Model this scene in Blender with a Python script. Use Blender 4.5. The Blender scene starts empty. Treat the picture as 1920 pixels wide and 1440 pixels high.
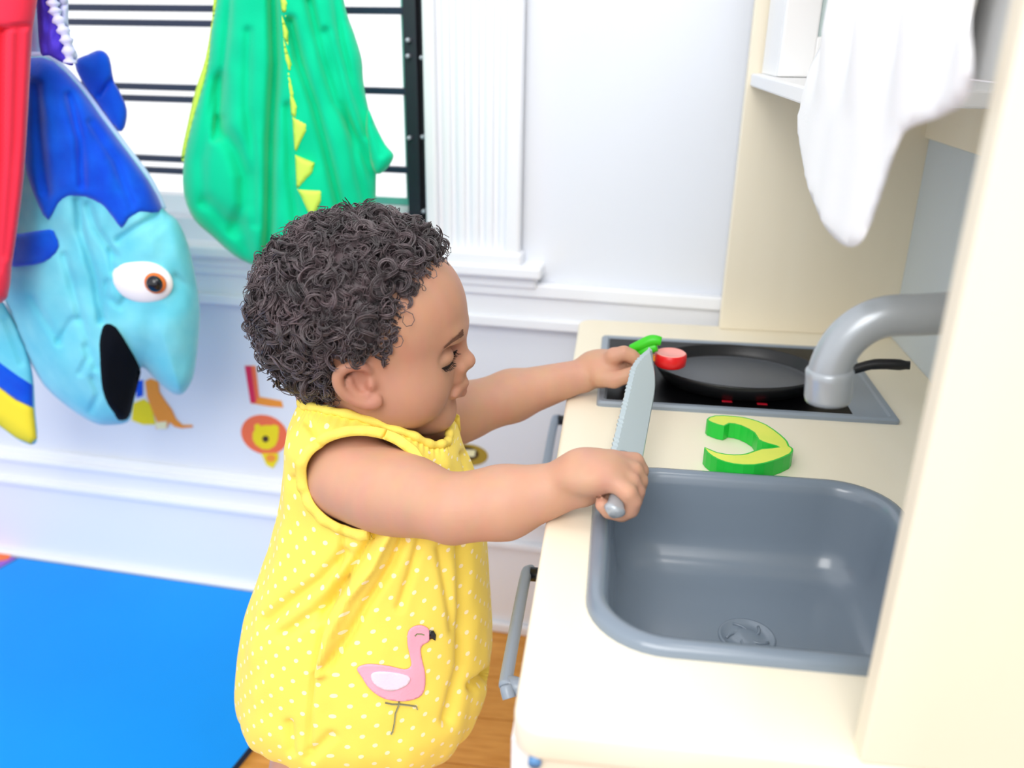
import bpy, bmesh, math, random
import numpy as np
from mathutils import Vector, Matrix, noise
from mathutils.bvhtree import BVHTree
from mathutils.geometry import delaunay_2d_cdt

# ------------------------------------------------------------------ camera, sky, lights, exposure
S = bpy.context.scene
COL = S.collection
FPX, PITCH, ROLL, YAW = 1604.2, .3829, .0155, .1175      # focal length in pixels of the 1920x1440 frame
CAM = np.array([.03942, -.35271, .841])
def kr(v):
    c, s = math.cos(YAW), math.sin(YAW)
    return np.array([v[0]*c - v[1]*s, v[0]*s + v[1]*c, v[2]])
_r0 = np.array([1., 0, 0]); _u0 = np.array([0, math.sin(PITCH), math.cos(PITCH)])
FW = kr(np.array([0, math.cos(PITCH), -math.sin(PITCH)]))
RT = kr(math.cos(ROLL)*_r0 + math.sin(ROLL)*_u0)
UP = kr(-math.sin(ROLL)*_r0 + math.cos(ROLL)*_u0)
def ray(px, py): return FW + RT*(px-960)/FPX - UP*(py-720)/FPX
def at_y(px, py, v):                                      # world point seen at a pixel of the photo on the plane y = v
    r = ray(px, py); return CAM + r*(v-CAM[1])/r[1]
def at_x(px, py, v):
    r = ray(px, py); return CAM + r*(v-CAM[0])/r[0]
def at_z(px, py, v):
    r = ray(px, py); return CAM + r*(v-CAM[2])/r[2]

cd = bpy.data.cameras.new('camera'); cam = bpy.data.objects.new('camera', cd); COL.objects.link(cam)
cam.matrix_world = Matrix(((RT[0], UP[0], -FW[0], CAM[0]), (RT[1], UP[1], -FW[1], CAM[1]), (RT[2], UP[2], -FW[2], CAM[2]), (0, 0, 0, 1)))
cd.sensor_width = 36; cd.lens = 36*FPX/1920; cd.clip_start = .02
cd.dof.use_dof = True; cd.dof.focus_distance = .72; cd.dof.aperture_fstop = 4.0
S.camera = cam
S.view_settings.view_transform = 'Standard'; S.view_settings.look = 'None'
S.view_settings.gamma = 1; S.view_settings.use_curve_mapping = False
S.view_settings.exposure = 0.0

W = bpy.data.worlds.new('sky'); S.world = W; W.use_nodes = True
W.node_tree.nodes['Background'].inputs[0].default_value = (.965, .98, 1, 1)
W.node_tree.nodes['Background'].inputs[1].default_value = 1.3

def area(name, loc, aim, size, power, col=(1, 1, 1), sy=None):
    l = bpy.data.lights.new(name, 'AREA'); l.energy = power; l.size = size; l.color = col
    if sy: l.shape = 'RECTANGLE'; l.size_y = sy
    o = bpy.data.objects.new(name, l); COL.objects.link(o)
    o.location = loc; o.rotation_euler = (Vector(aim)-Vector(loc)).to_track_quat('-Z', 'Y').to_euler()
    return o
area('near_fill_light', (-.25, -1.25, 1.75), (.1, .1, .45), 1.1, 24, (1, .985, .96))  # added soft fill behind the camera, overexposes the near worktop
area('overhead_softbox', (.5, -.1, 2.2), (.15, .2, .5), .6, 9, (1, .97, .93))  # added unseen softbox overhead, for soft highlights

# ------------------------------------------------------------------ helpers
def tag(o, label=None, cat=None, group=None, kind=None):
    if label: o['label'] = label
    if cat: o['category'] = cat
    if group: o['group'] = group
    if kind: o['kind'] = kind
    return o
def empty(name, loc=(0, 0, 0), label=None, cat=None, group=None):
    o = bpy.data.objects.new(name, None); COL.objects.link(o); o.location = loc
    o.empty_display_size = .02
    return tag(o, label, cat, group)
def link(name, me, m, parent=None, smooth=True):
    if not isinstance(m, (list, tuple)): m = [m]
    for x in m: me.materials.append(x)
    if smooth and len(me.polygons): me.polygons.foreach_set('use_smooth', [True]*len(me.polygons))
    o = bpy.data.objects.new(name, me); COL.objects.link(o)
    if parent is not None:
        o.parent = parent
        o.matrix_parent_inverse = parent.matrix_basis.inverted() if parent.parent is None else (parent.parent.matrix_basis @ parent.matrix_parent_inverse @ parent.matrix_basis).inverted()
    return o
def pyd(name, v, f, m, parent=None, smooth=True):
    me = bpy.data.meshes.new(name); me.from_pydata([tuple(map(float, p)) for p in v], [], [tuple(map(int, q)) for q in f]); me.update()
    return link(name, me, m, parent, smooth)
def bmo(name, bm, m, parent=None, smooth=False):
    me = bpy.data.meshes.new(name); bmesh.ops.recalc_face_normals(bm, faces=bm.faces); bm.to_mesh(me); bm.free()
    return link(name, me, m, parent, smooth)
def box(bm, x0, x1, y0, y1, z0, z1, bev=0, seg=2):
    r = bmesh.ops.create_cube(bm, size=1); vs = r['verts']
    for v in vs: v.co = Vector(((x0+x1)/2+v.co.x*(x1-x0), (y0+y1)/2+v.co.y*(y1-y0), (z0+z1)/2+v.co.z*(z1-z0)))
    if bev:
        es = list({e for v in vs for e in v.link_edges})
        bmesh.ops.bevel(bm, geom=es, offset=bev, segments=seg, profile=.5, affect='EDGES')
def boxo(name, x0, x1, y0, y1, z0, z1, m, parent=None, bev=.002, seg=2):
    bm = bmesh.new(); box(bm, x0, x1, y0, y1, z0, z1, bev, seg); return bmo(name, bm, m, parent)
def tube(V, Fc, pts, rad, n=10, cap=True):
    """append a tube along pts to lists V, Fc"""
    pts = [np.array(p, float) for p in pts]; N = len(pts)
    if not hasattr(rad, '__len__'): rad = [rad]*N
    t0 = pts[1]-pts[0]; t0 /= np.linalg.norm(t0)
    a = np.array([0, 0, 1.]) if abs(t0[2]) < .9 else np.array([1., 0, 0])
    nrm = np.cross(t0, a); nrm /= np.linalg.norm(nrm); base = len(V)
    for i in range(N):
        t = pts[min(i+1, N-1)]-pts[max(i-1, 0)]; t /= np.linalg.norm(t)+1e-12
        nrm = nrm-t*(nrm@t); nrm /= np.linalg.norm(nrm)+1e-12; b = np.cross(t, nrm)
        for k in range(n):
            an = 2*math.pi*k/n; V.append(pts[i]+rad[i]*(math.cos(an)*nrm+math.sin(an)*b))
    for i in range(N-1):
        for k in range(n):
            k2 = (k+1) % n; Fc.append((base+i*n+k, base+i*n+k2, base+(i+1)*n+k2, base+(i+1)*n+k))
    if cap:
        Fc.append(tuple(base+k for k in range(n))[::-1]); Fc.append(tuple(base+(N-1)*n+k for k in range(n)))
def tubeo(name, pts, rad, m, parent=None, n=12):
    V, Fc = [], []; tube(V, Fc, pts, rad, n); return pyd(name, V, Fc, m, parent)
def smooth_path(pts, n=8, closed=False):
    pts = [np.array(p, float) for p in pts]; out = []; N = len(pts)
    for i in range(N if closed else N-1):
        if closed: p0, p1, p2, p3 = pts[(i-1) % N], pts[i], pts[(i+1) % N], pts[(i+2) % N]
        else: p0, p1, p2, p3 = pts[max(i-1, 0)], pts[i], pts[i+1], pts[min(i+2, N-1)]
        for k in range(n):
            t = k/n
            out.append(.5*((2*p1)+(-p0+p2)*t+(2*p0-5*p1+4*p2-p3)*t*t+(-p0+3*p1-3*p2+p3)*t**3))
    if not closed: out.append(pts[-1])
    return out
def lathe(V, Fc, prof, c, n=48, axis=None):
    """profile (r, z) around a vertical axis through c"""
    base = len(V)
    for r, z in prof:
        for k in range(n):
            a = 2*math.pi*k/n; V.append((c[0]+r*math.cos(a), c[1]+r*math.sin(a), c[2]+z))
    for i in range(len(prof)-1):
        for k in range(n):
            k2 = (k+1) % n; Fc.append((base+i*n+k, base+i*n+k2, base+(i+1)*n+k2, base+(i+1)*n+k))
def slab(name, loops, z0, z1, bev, m, parent=None, res=3):
    """flat board with outline loops[0] and holes loops[1:], rounded edges"""
    cu = bpy.data.curves.new(name, 'CURVE'); cu.dimensions = '2D'; cu.fill_mode = 'BOTH'
    cu.extrude = (z1-z0)/2-bev; cu.bevel_depth = bev; cu.bevel_resolution = res; cu.offset = -bev
    for lp in loops:
        sp = cu.splines.new('POLY'); sp.points.add(len(lp)-1); sp.use_cyclic_u = True
        for i, p in enumerate(lp): sp.points[i].co = (p[0], p[1], 0, 1)
    ob = bpy.data.objects.new('tmp', cu); COL.objects.link(ob)
    dg = bpy.context.evaluated_depsgraph_get(); me = bpy.data.meshes.new_from_object(ob.evaluated_get(dg))
    bpy.data.objects.remove(ob); me.name = name
    me.transform(Matrix.Translation((0, 0, (z0+z1)/2)))
    me.materials.clear()
    return link(name, me, m, parent, smooth=False)
def rrect(x0, x1, y0, y1, r, n=8):
    o = []
    for cx, cy, a0 in ((x1-r, y1-r, 0), (x0+r, y1-r, 90), (x0+r, y0+r, 180), (x1-r, y0+r, 270)):
        for k in range(n+1):
            a = math.radians(a0+90*k/n); o.append((cx+r*math.cos(a), cy+r*math.sin(a)))
    return o

# ------------------------------------------------------------------ materials
def srgb(r, g, b):
    f = lambda c: (c/255/12.92) if c/255 <= .04045 else ((c/255+.055)/1.055)**2.4
    return (f(r), f(g), f(b), 1)
def mat(name, c, rough=.6, spec=.4, bump=0, bscale=400, var=0, vscale=8, c2=None, stretch=(1, 1, 1), sss=0, sheen=0, metal=0, coat=0, emit=0, trans=0):
    m = bpy.data.materials.new(name); m.use_nodes = True; nt = m.node_tree; b = nt.nodes['Principled BSDF']
    b.inputs['Base Color'].default_value = c; b.inputs['Roughness'].default_value = rough
    b.inputs['Specular IOR Level'].default_value = spec; b.inputs['Metallic'].default_value = metal
    if coat: b.inputs['Coat Weight'].default_value = coat; b.inputs['Coat Roughness'].default_value = .15
    if trans: b.inputs['Transmission Weight'].default_value = trans
    if sss:
        b.inputs['Subsurface Weight'].default_value = sss; b.inputs['Subsurface Radius'].default_value = (.012, .005, .003); b.inputs['Subsurface Scale'].default_value = .5
    if sheen: b.inputs['Sheen Weight'].default_value = sheen; b.inputs['Sheen Roughness'].default_value = .4
    if emit: b.inputs['Emission Color'].default_value = c; b.inputs['Emission Strength'].default_value = emit
    if bump or var:
        tc = nt.nodes.new('ShaderNodeTexCoord'); mp = nt.nodes.new('ShaderNodeMapping'); mp.inputs['Scale'].default_value = stretch
        nt.links.new(tc.outputs['Object'], mp.inputs[0])
    if bump:
        n = nt.nodes.new('ShaderNodeTexNoise'); n.inputs['Scale'].default_value = bscale; n.inputs['Detail'].default_value = 3
        bp = nt.nodes.new('ShaderNodeBump'); bp.inputs['Strength'].default_value = bump; bp.inputs['Distance'].default_value = .002
        nt.links.new(mp.outputs[0], n.inputs['Vector']); nt.links.new(n.outputs['Fac'], bp.inputs['Height']); nt.links.new(bp.outputs[0], b.inputs['Normal'])
    if var:
        n2 = nt.nodes.new('ShaderNodeTexNoise'); n2.inputs['Scale'].default_value = vscale; n2.inputs['Detail'].default_value = 4
        nt.links.new(mp.outputs[0], n2.inputs['Vector'])
        mx = nt.nodes.new('ShaderNodeMix'); mx.data_type = 'RGBA'
        cc = c2 or tuple(x*(1-var) for x in c[:3])+(1,)
        mx.inputs[6].default_value = c; mx.inputs[7].default_value = cc
        rp = nt.nodes.new('ShaderNodeMapRange'); rp.inputs[1].default_value = .35; rp.inputs[2].default_value = .65
        nt.links.new(n2.outputs['Fac'], rp.inputs[0]); nt.links.new(rp.outputs[0], mx.inputs[0]); nt.links.new(mx.outputs[2], b.inputs['Base Color'])
    return m
M = {}
M['wall'] = mat('wall_paint', srgb(226, 230, 238), .7, .2, bump=.04, bscale=120)
M['trim'] = mat('white_trim', srgb(238, 240, 245), .45, .35, bump=.02, bscale=60)
M['wood_floor'] = mat('oak_floor', srgb(230, 162, 74), .38, .4, bump=.05, bscale=90, var=.2, vscale=14, c2=srgb(212, 142, 56), stretch=(1.2, 9, 1))
M['ply'] = mat('birch_veneer', srgb(242, 233, 212), .5, .3, bump=.03, bscale=150, var=.1, vscale=7, c2=srgb(237, 226, 202), stretch=(1, 1, .12))
M['counter'] = mat('birch_worktop', srgb(244, 235, 214), .45, .35, bump=.02, bscale=150, var=.1, vscale=9, c2=srgb(240, 229, 204), stretch=(1, .15, 1))
M['white'] = mat('white_lacquer', srgb(244, 244, 244), .4, .4, bump=.02, bscale=50)
M['backboard'] = mat('pale_grey_board', srgb(205, 214, 220), .55, .3, bump=.02, bscale=60)
M['grey'] = mat('grey_plastic', srgb(140, 151, 163), .3, .5, bump=.02, bscale=300)
M['silver'] = mat('silver_plastic', srgb(168, 174, 180), .3, .6, bump=.02, bscale=300, metal=.25)
M['sink'] = mat('sink_plastic', srgb(122, 135, 149), .24, .55, bump=.015, bscale=200, coat=.4)
M['black_gloss'] = mat('black_glass', srgb(6, 6, 8), .35, .15, bump=.005, bscale=100)
M['pan'] = mat('pan_coating', srgb(98, 101, 106), .5, .35, bump=.06, bscale=500)
M['pan_edge'] = mat('pan_side', srgb(24, 25, 28), .35, .4, bump=.03, bscale=300)
M['steel'] = mat('blade_plastic', srgb(188, 202, 206), .3, .5, metal=.3, bump=.01, bscale=80)
M['green_toy'] = mat('green_toy_plastic', srgb(30, 190, 60), .35, .4, bump=.02, bscale=100)
M['leaf_toy'] = mat('leaf_green_toy', srgb(60, 200, 30), .35, .4, bump=.02, bscale=100)
M['lime'] = mat('yellow_green_print', srgb(225, 232, 95), .4, .3, bump=.02, bscale=100, var=.1, vscale=30, c2=srgb(212, 228, 90))
M['red_toy'] = mat('red_toy_plastic', srgb(222, 30, 34), .3, .45, bump=.01, bscale=100)
M['pink_toy'] = mat('tomato_face', srgb(252, 165, 155), .35, .4, bump=.01, bscale=100)
M['red_led'] = mat('red_indicator', srgb(165, 14, 34), .4, .4, emit=.25)
M['frame_black'] = mat('black_window_metal', srgb(34, 40, 52), .45, .5, bump=.04, bscale=90)
M['bar'] = mat('dark_window_bar', srgb(40, 52, 78), .45, .5, bump=.04, bscale=90)
M['bolt'] = mat('bright_bolt', srgb(200, 205, 215), .3, .6, metal=.4, bump=.02, bscale=90)
M['teal_edge'] = mat('teal_glass_edge', srgb(120, 210, 195), .2, .5, bump=.02, bscale=90)
M['mat_blue'] = mat('blue_foam', srgb(0, 146, 236), .55, .25, bump=.12, bscale=420, var=.08, vscale=3)
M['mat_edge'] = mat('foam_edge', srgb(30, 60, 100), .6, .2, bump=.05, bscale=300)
M['purple'] = mat('purple_cloth', srgb(80, 60, 205), .8, .2, bump=.2, bscale=500)
M['lace'] = mat('pale_lace', srgb(212, 212, 250), .8, .2, bump=.2, bscale=500)
M['orange_foam'] = mat('orange_foam', srgb(240, 120, 70), .6, .2, bump=.05, bscale=300)
M['red_cloth'] = mat('red_cloth', srgb(244, 52, 78), .75, .2, bump=.12, bscale=600, sheen=.3)
M['green_cloth'] = mat('green_fleece', srgb(0, 206, 150), .85, .15, bump=.2, bscale=700, sheen=.25)
M['lime_cloth'] = mat('lime_felt', srgb(206, 240, 95), .85, .15, bump=.2, bscale=700)
M['royal'] = mat('royal_blue_plush', srgb(12, 92, 222), .85, .15, bump=.25, bscale=500, sheen=.35, var=.2, vscale=25, c2=srgb(10, 72, 208))
M['teal'] = mat('light_blue_plush', srgb(128, 216, 232), .85, .15, bump=.2, bscale=500, sheen=.3, var=.1, vscale=20, c2=srgb(104, 204, 226))
M['pale_blue'] = mat('pale_blue_rim_light_and_strap', srgb(190, 212, 246), .8, .2, bump=.2, bscale=500)  # backlit rim of the fish put into colour; also the strap cloth
M['black_felt'] = mat('black_felt', srgb(10, 14, 22), .9, .1, bump=.2, bscale=500)
M['yellow_plush'] = mat('yellow_plush', srgb(248, 226, 60), .85, .15, bump=.2, bscale=500)
M['white_felt'] = mat('white_felt', srgb(245, 242, 246), .8, .15, bump=.15, bscale=500)
M['orange_felt'] = mat('orange_felt', srgb(225, 120, 60), .8, .15, bump=.15, bscale=500)
M['eye_black'] = mat('glossy_black', srgb(12, 12, 24), .1, .6, bump=.01, bscale=50)
M['towel'] = mat('white_towel', srgb(252, 252, 252), .85, .2, bump=.15, bscale=450)
M['screw'] = mat('blue_screw_cap', srgb(90, 140, 190), .4, .4, bump=.02, bscale=90)
M['st_red'] = mat('sticker_red', srgb(215, 40, 80), .5, .3, bump=.01, bscale=90)
M['st_orange'] = mat('sticker_orange', srgb(238, 112, 70), .5, .3, bump=.01, bscale=90)
M['st_amber'] = mat('sticker_amber', srgb(240, 150, 50), .5, .3, bump=.01, bscale=90)
M['st_yellow'] = mat('sticker_yellow', srgb(236, 215, 20), .5, .3, bump=.01, bscale=90)
M['st_olive'] = mat('sticker_olive', srgb(168, 142, 50), .5, .3, bump=.01, bscale=90)
M['st_brown'] = mat('sticker_brown', srgb(70, 50, 30), .5, .3, bump=.01, bscale=90)
M['st_cream'] = mat('sticker_cream', srgb(240, 235, 190), .5, .3, bump=.01, bscale=90)
M['pink_felt'] = mat('pink_applique', srgb(250, 172, 194), .8, .15, bump=.15, bscale=500)
M['wing_felt'] = mat('pale_wing_applique', srgb(240, 216, 234), .8, .15, bump=.15, bscale=500)
M['thread'] = mat('grey_thread', srgb(150, 152, 120), .8, .15, bump=.15, bscale=500)
M['hair'] = mat('dark_curly_hair', srgb(92, 76, 80), .38, .6, bump=.1, bscale=900, sheen=.2, var=.5, vscale=55, c2=srgb(44, 34, 38))
M['lash'] = mat('dark_lash', srgb(38, 26, 22), .6, .3, bump=.05, bscale=900)
M['brow'] = mat('brow_hair', srgb(112, 78, 62), .7, .2, bump=.05, bscale=900)
M['eye_white'] = mat('eye_white', srgb(225, 220, 215), .2, .5, bump=.005, bscale=50)
M['iris'] = mat('dark_brown_iris', srgb(40, 24, 18), .1, .6, bump=.005, bscale=50)

def skin_mat():
    m = mat('toddler_skin', srgb(196, 143, 112), .5, .3, bump=.05, bscale=350, sss=.25)
    nt = m.node_tree; b = nt.nodes['Principled BSDF']
    a = nt.nodes.new('ShaderNodeVertexColor'); a.layer_name = 'tint'
    n = nt.nodes.new('ShaderNodeTexNoise'); n.inputs['Scale'].default_value = 22
    mx = nt.nodes.new('ShaderNodeMix'); mx.data_type = 'RGBA'; mx.blend_type = 'MULTIPLY'; mx.inputs[0].default_value = .18
    nt.links.new(a.outputs[0], mx.inputs[6]); nt.links.new(n.outputs['Color'], mx.inputs[7]); nt.links.new(mx.outputs[2], b.inputs['Base Color'])
    return m
M['skin'] = skin_mat()
def dots_mat():
    m = mat('yellow_dotted_cotton', srgb(250, 226, 72), .8, .15, bump=.12, bscale=900, sheen=.15)
    nt = m.node_tree; b = nt.nodes['Principled BSDF']; L = nt.links
    def math_(op, a, bb=None, c=None):
        n = nt.nodes.new('ShaderNodeMath'); n.operation = op
        for i, x in enumerate((a, bb, c)):
            if x is None: continue
            if hasattr(x, 'links'): L.new(x, n.inputs[i])
            else: n.inputs[i].default_value = x
        return n.outputs[0]
    uv = nt.nodes.new('ShaderNodeUVMap'); sp = nt.nodes.new('ShaderNodeSeparateXYZ'); L.new(uv.outputs[0], sp.inputs[0])
    px, py = .0215, .0215
    def lattice(ox, oy):
        fx = math_('SUBTRACT', math_('FRACT', math_('ADD', math_('DIVIDE', sp.outputs[0], px), ox)), .5)
        fy = math_('SUBTRACT', math_('FRACT', math_('ADD', math_('DIVIDE', sp.outputs[1], py), oy)), .5)
        d = math_('SQRT', math_('ADD', math_('MULTIPLY', fx, fx), math_('MULTIPLY', fy, fy)))
        return d
    d = math_('MINIMUM', lattice(0, 0), lattice(.5, .5))
    k = math_('LESS_THAN', d, .10)
    mx = nt.nodes.new('ShaderNodeMix'); mx.data_type = 'RGBA'
    mx.inputs[6].default_value = srgb(249, 223, 100); mx.inputs[7].default_value = srgb(252, 236, 196)
    L.new(k, mx.inputs[0]); L.new(mx.outputs[2], b.inputs['Base Color'])
    return m
M['dress'] = dots_mat()
M['yellow_trim'] = mat('yellow_binding', srgb(250, 225, 104), .8, .15, bump=.2, bscale=700)
def glass_mat():
    m = mat('window_glass', (1, 1, 1, 1), .02, .5, trans=1)
    m.node_tree.nodes['Principled BSDF'].inputs['IOR'].default_value = 1.1
    return m
M['glass'] = glass_mat()

# ------------------------------------------------------------------ room shell
FLOOR = -.04
WA, WT = .775, .085                                       # window wall: y = WA - WT*x
WN = np.array([WT, 1, 0])
def at_w(px, py, off=0):                                  # wall-local (s, z) of a pixel on the plane `off` in front of the wall
    r = ray(px, py); t = (WA-off-CAM@WN)/(r@WN); p = CAM+r*t
    return p[0]*math.sqrt(1+WT*WT), p[2]
def on_wall(o):
    o.location = (0, WA, 0); o.rotation_euler = (0, 0, -math.atan(WT)); return o
def wbox(name, boxes, m, bev=.003, kind='structure', parent=None):
    bm = bmesh.new()
    for s0, s1, t0, t1, z0, z1 in boxes: box(bm, s0, s1, -t1, -t0, z0, z1, bev)     # t: distance into the room
    o = bmo(name, bm, m)
    on_wall(o)
    if kind: o['kind'] = kind
    return o
bm = bmesh.new(); box(bm, -3, 2.2, -2.6, 1.4, FLOOR-.06, FLOOR-.006)
tag(bmo('floor', bm, mat('subfloor', srgb(120, 80, 40), .7)), kind='structure')
floor = bpy.data.objects['floor']
# floor boards, running along the room, each a piece of the floor
random.seed(3)
pw = .085; k = 0
board_meshes = []
for L_ in (.62, .8, .95):
    bm = bmesh.new(); box(bm, -L_/2+.0008, L_/2-.0008, -pw/2+.0008, pw/2-.0008, -.006, 0, .0008, 1)
    me = bpy.data.meshes.new('board'); bmesh.ops.recalc_face_normals(bm, faces=bm.faces); bm.to_mesh(me); bm.free(); me.materials.append(M['wood_floor']); board_meshes.append((L_, me))
y = -.15; row = 0
while y < .9 and k < 290:
    x = -2.7-random.random()*.6
    while x < .9:
        L_, me = board_meshes[random.randrange(3)]
        o = bpy.data.objects.new('floor_board', me); COL.objects.link(o); o.parent = floor
        o.location = (x+L_/2, y, FLOOR); x += L_; k += 1
    y += pw

WX0, WX1 = at_w(806, 200)[0], -1.55                                    # window opening (right jamb, left jamb)
ZS = at_w(740, 392)[1]                                     # window sill height
bm = bmesh.new()
box(bm, WX0, 1.7, 0, .10, FLOOR-.05, 2.3); box(bm, -2.8, WX1, 0, .10, FLOOR-.05, 2.3)
box(bm, WX1, WX0, 0, .10, FLOOR-.05, ZS-.03); box(bm, WX1, WX0, 0, .10, 1.7, 2.3)
o = bmo('wall_back', bm, M['wall']); on_wall(o); o['kind'] = 'structure'
bm = bmesh.new(); box(bm, 1.7, 1.8, -2.4, .6, FLOOR-.05, 2.3); tag(bmo('wall_right', bm, M['wall']), kind='structure')
# baseboard: tall flat board with a stepped moulding on top
wbox('baseboard_back', [(-2.7, 1.6, 0, .016, FLOOR, .118), (-2.7, 1.6, 0, .024, .116, .128), (-2.7, 1.6, 0, .014, .127, .160), (-2.7, 1.6, 0, .020, .159, .170), (-2.7, 1.6, 0, .009, .169, .182)], M['trim'], .003)
wbox('baseboard_shoe', [(-2.7, 1.6, .016, .026, FLOOR, -.022)], M['trim'], .004)
bpy.data.objects['baseboard_shoe'].name = 'trim_4'
# window stool, apron and chair rail
wbox('trim_1', [(WX1-.1, at_w(1022, 500)[0], -.08, .035, .545, .562), (WX1-.1, WX0+.15, 0, .022, .528, .547)], M['trim'], .004)
wbox('trim_2', [(-2.7, 1.6, 0, .018, .516, .535), (-2.7, 1.6, 0, .011, .484, .518), (-2.7, 1.6, 0, .017, .470, .486)], M['trim'], .003)
# window casing with flutes
c0, c1 = at_w(808, 240)[0], at_w(984, 240)[0]
wd = c1-c0
wbox('trim_3', [(c0-.002, c1, 0, .014, .56, 1.8), (c0-.002, c0+.014, 0, .026, .56, 1.8), (c1-.02, c1, 0, .026, .56, 1.8)] +
     [(c0+.020+i*(wd-.05)/4, c0+.020+i*(wd-.05)/4+.012, 0, .020, .57, 1.8) for i in range(5)] + [(c0-.003, c1+.004, 0, .030, .56, .578)], M['trim'], .004)
# window: black frame, bars, glass
win = empty('window_1', (0, WA, 0)); win.rotation_euler = (0, 0, -math.atan(WT)); win['kind'] = 'structure'
bpy.context.view_layer.update()
def wpart(name, s0, s1, t0, t1, z0, z1, m, bev=.0015):
    bm = bmesh.new(); box(bm, s0, s1, -t1, -t0, z0, z1, bev, 2); o = bmo(name, bm, m); o.parent = win; return o
f0, f1 = at_w(763, 200, -.03)[0], at_w(802, 200, -.03)[0]
zt, zb = 1.6, ZS-.03
wpart('frame_post', f0, f0+.018, -.045, -.015, zb, zt, M['frame_black'])
wpart('frame_post', f0+.020, f1+.004, -.055, -.024, zb, zt, M['frame_black'])
mul = at_w(560, 100, -.03)[0]
wpart('frame_post', mul-.01, mul+.01, -.05, -.02, zb, zt, M['frame_black'])
for y1, y2 in ((12, 40), (160, 182), (294, 316)):
    for yy in (y1, y2):
        z = at_w(280, yy+3, -.035)[1]
        wpart('window_bar', WX1, mul, -.044, -.034, z-.0044, z+.0044, M['bar'])
for yy in (20, 171, 318):
    z = at_w(730, yy, -.035)[1]
    wpart('window_bar', mul, f0, -.044, -.034, z-.0044, z+.0044, M['bar'])
z = at_w(730, 379, -.04)[1]
wpart('sash_rail', WX1, f0, -.056, -.03, zb, z-.004, M['trim'])
wpart('glass_edge', mul, f0, -.050, -.044, z-.004, z+.006, M['teal_edge'])
wpart('glass_edge', f0-.013, f0, -.050, -.046, z, zt, M['teal_edge'])
wpart('glass', WX1, f0, -.049, -.046, z, zt, M['glass'], 0)
wpart('jamb', WX0-.002, WX0+.001, -.09, 0, zb, zt, M['frame_black'])
for px, py in ((765, 75), (765, 105), (767, 258), (793, 256), (791, 108), (795, 395), (762, 400)):
    s, z = at_w(px, py, -.012)
    V, Fc = [], []; tube(V, Fc, [(s, .016, z), (s, .006, z)], .0028, 8)
    o = pyd('hinge_bolt', V, Fc, M['bolt']); o.parent = win

# ------------------------------------------------------------------ play kitchen
kit = empty('play_kitchen', (.2, .36, FLOOR), 'light birch toy play kitchen with grey sink, black hob and tall side panels', 'play kitchen')
CT = .5
top = slab('worktop', [rrect(0, .4, 0, .7325, .018), rrect(.047, .264, .081, .294, .045)], CT-.022, CT, .004, M['counter'], kit)
# sink bowl
bowl_tag = None
def ring(u0, u1, v0, v1, r, z, n=10): return [(p[0], p[1], z) for p in rrect(u0, u1, v0, v1, r, n)]
U0, U1, V0, V1 = .0345, .277, .0685, .3059
def loft(name, rings, m, parent, capend=True):
    V, Fc = [], []
    n = len(rings[0])
    for r in rings: V += r
    for i in range(len(rings)-1):
        for k in range(n):
            k2 = (k+1) % n; Fc.append((i*n+k, i*n+k2, (i+1)*n+k2, (i+1)*n+k))
    if capend: Fc.append(tuple((len(rings)-1)*n+k for k in range(n)))
    return pyd(name, V, Fc, m, parent)
sr = []
for off, z, r in ((0, .4995, .052), (.0005, .504, .0515), (.003, .507, .05), (.007, .5080, .048), (.011, .5068, .045), (.0135, .503, .042), (.0150, .497, .041),
                  (.017, .480, .040), (.020, .458, .038), (.023, .446, .036), (.028, .438, .033), (.035, .4325, .028), (.044, .4302, .024), (.06, .43, .018)):
    sr.append(ring(U0+off, U1-off, V0+off, V1-off, max(r, .012), z))
sink = loft('sink_bowl', sr, M['sink'], kit); sink['label'] = 'grey plastic sink basin'
V, Fc = [], []
lathe(V, Fc, [(.0212, .0002), (.0205, .0014), (.019, .0014), (.0182, .0004), (.010, .0004), (.008, .0016), (.004, .0022), (.0001, .0022)], (.155, .187, .4302), 40)
for a in range(5):
    an = a*2*math.pi/5
    tube(V, Fc, [(.155+math.cos(an+q*.9)*(.004+q*.012), .187+math.sin(an+q*.9)*(.004+q*.012), .4310) for q in np.linspace(0, 1, 6)], .0011, 6)
pyd('drain', V, Fc, M['sink'], sink)
# hob
hu0, hu1, hv0, hv1 = .0314, .3246, .4419, .6539
hob = loft('hob', [ring(hu0, hu1, hv0, hv1, .004, .4995, 3), ring(hu0, hu1, hv0, hv1, .004, .5035, 3), ring(hu0+.002, hu1-.002, hv0+.002, hv1-.002, .004, .5055, 3),
                   ring(hu0+.007, hu1-.007, hv0+.007, hv1-.007, .003, .5055, 3), ring(hu0+.009, hu1-.009, hv0+.009, hv1-.009, .003, .5035, 3)], M['grey'], kit)
for p in hob.data.polygons: p.use_smooth = False
boxo('hob_glass', hu0+.0095, .282, hv0+.010, hv1-.010, .5036, .5046, M['black_gloss'], hob, .0004)
for px, py in ((1363, 752), (1429, 757)):
    p = at_z(px, py, .5052)
    boxo('indicator', p[0]-.005, p[0]+.005, p[1]-.002, p[1]+.002, .5047, .5052, M['red_led'], hob, .0002)
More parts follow.
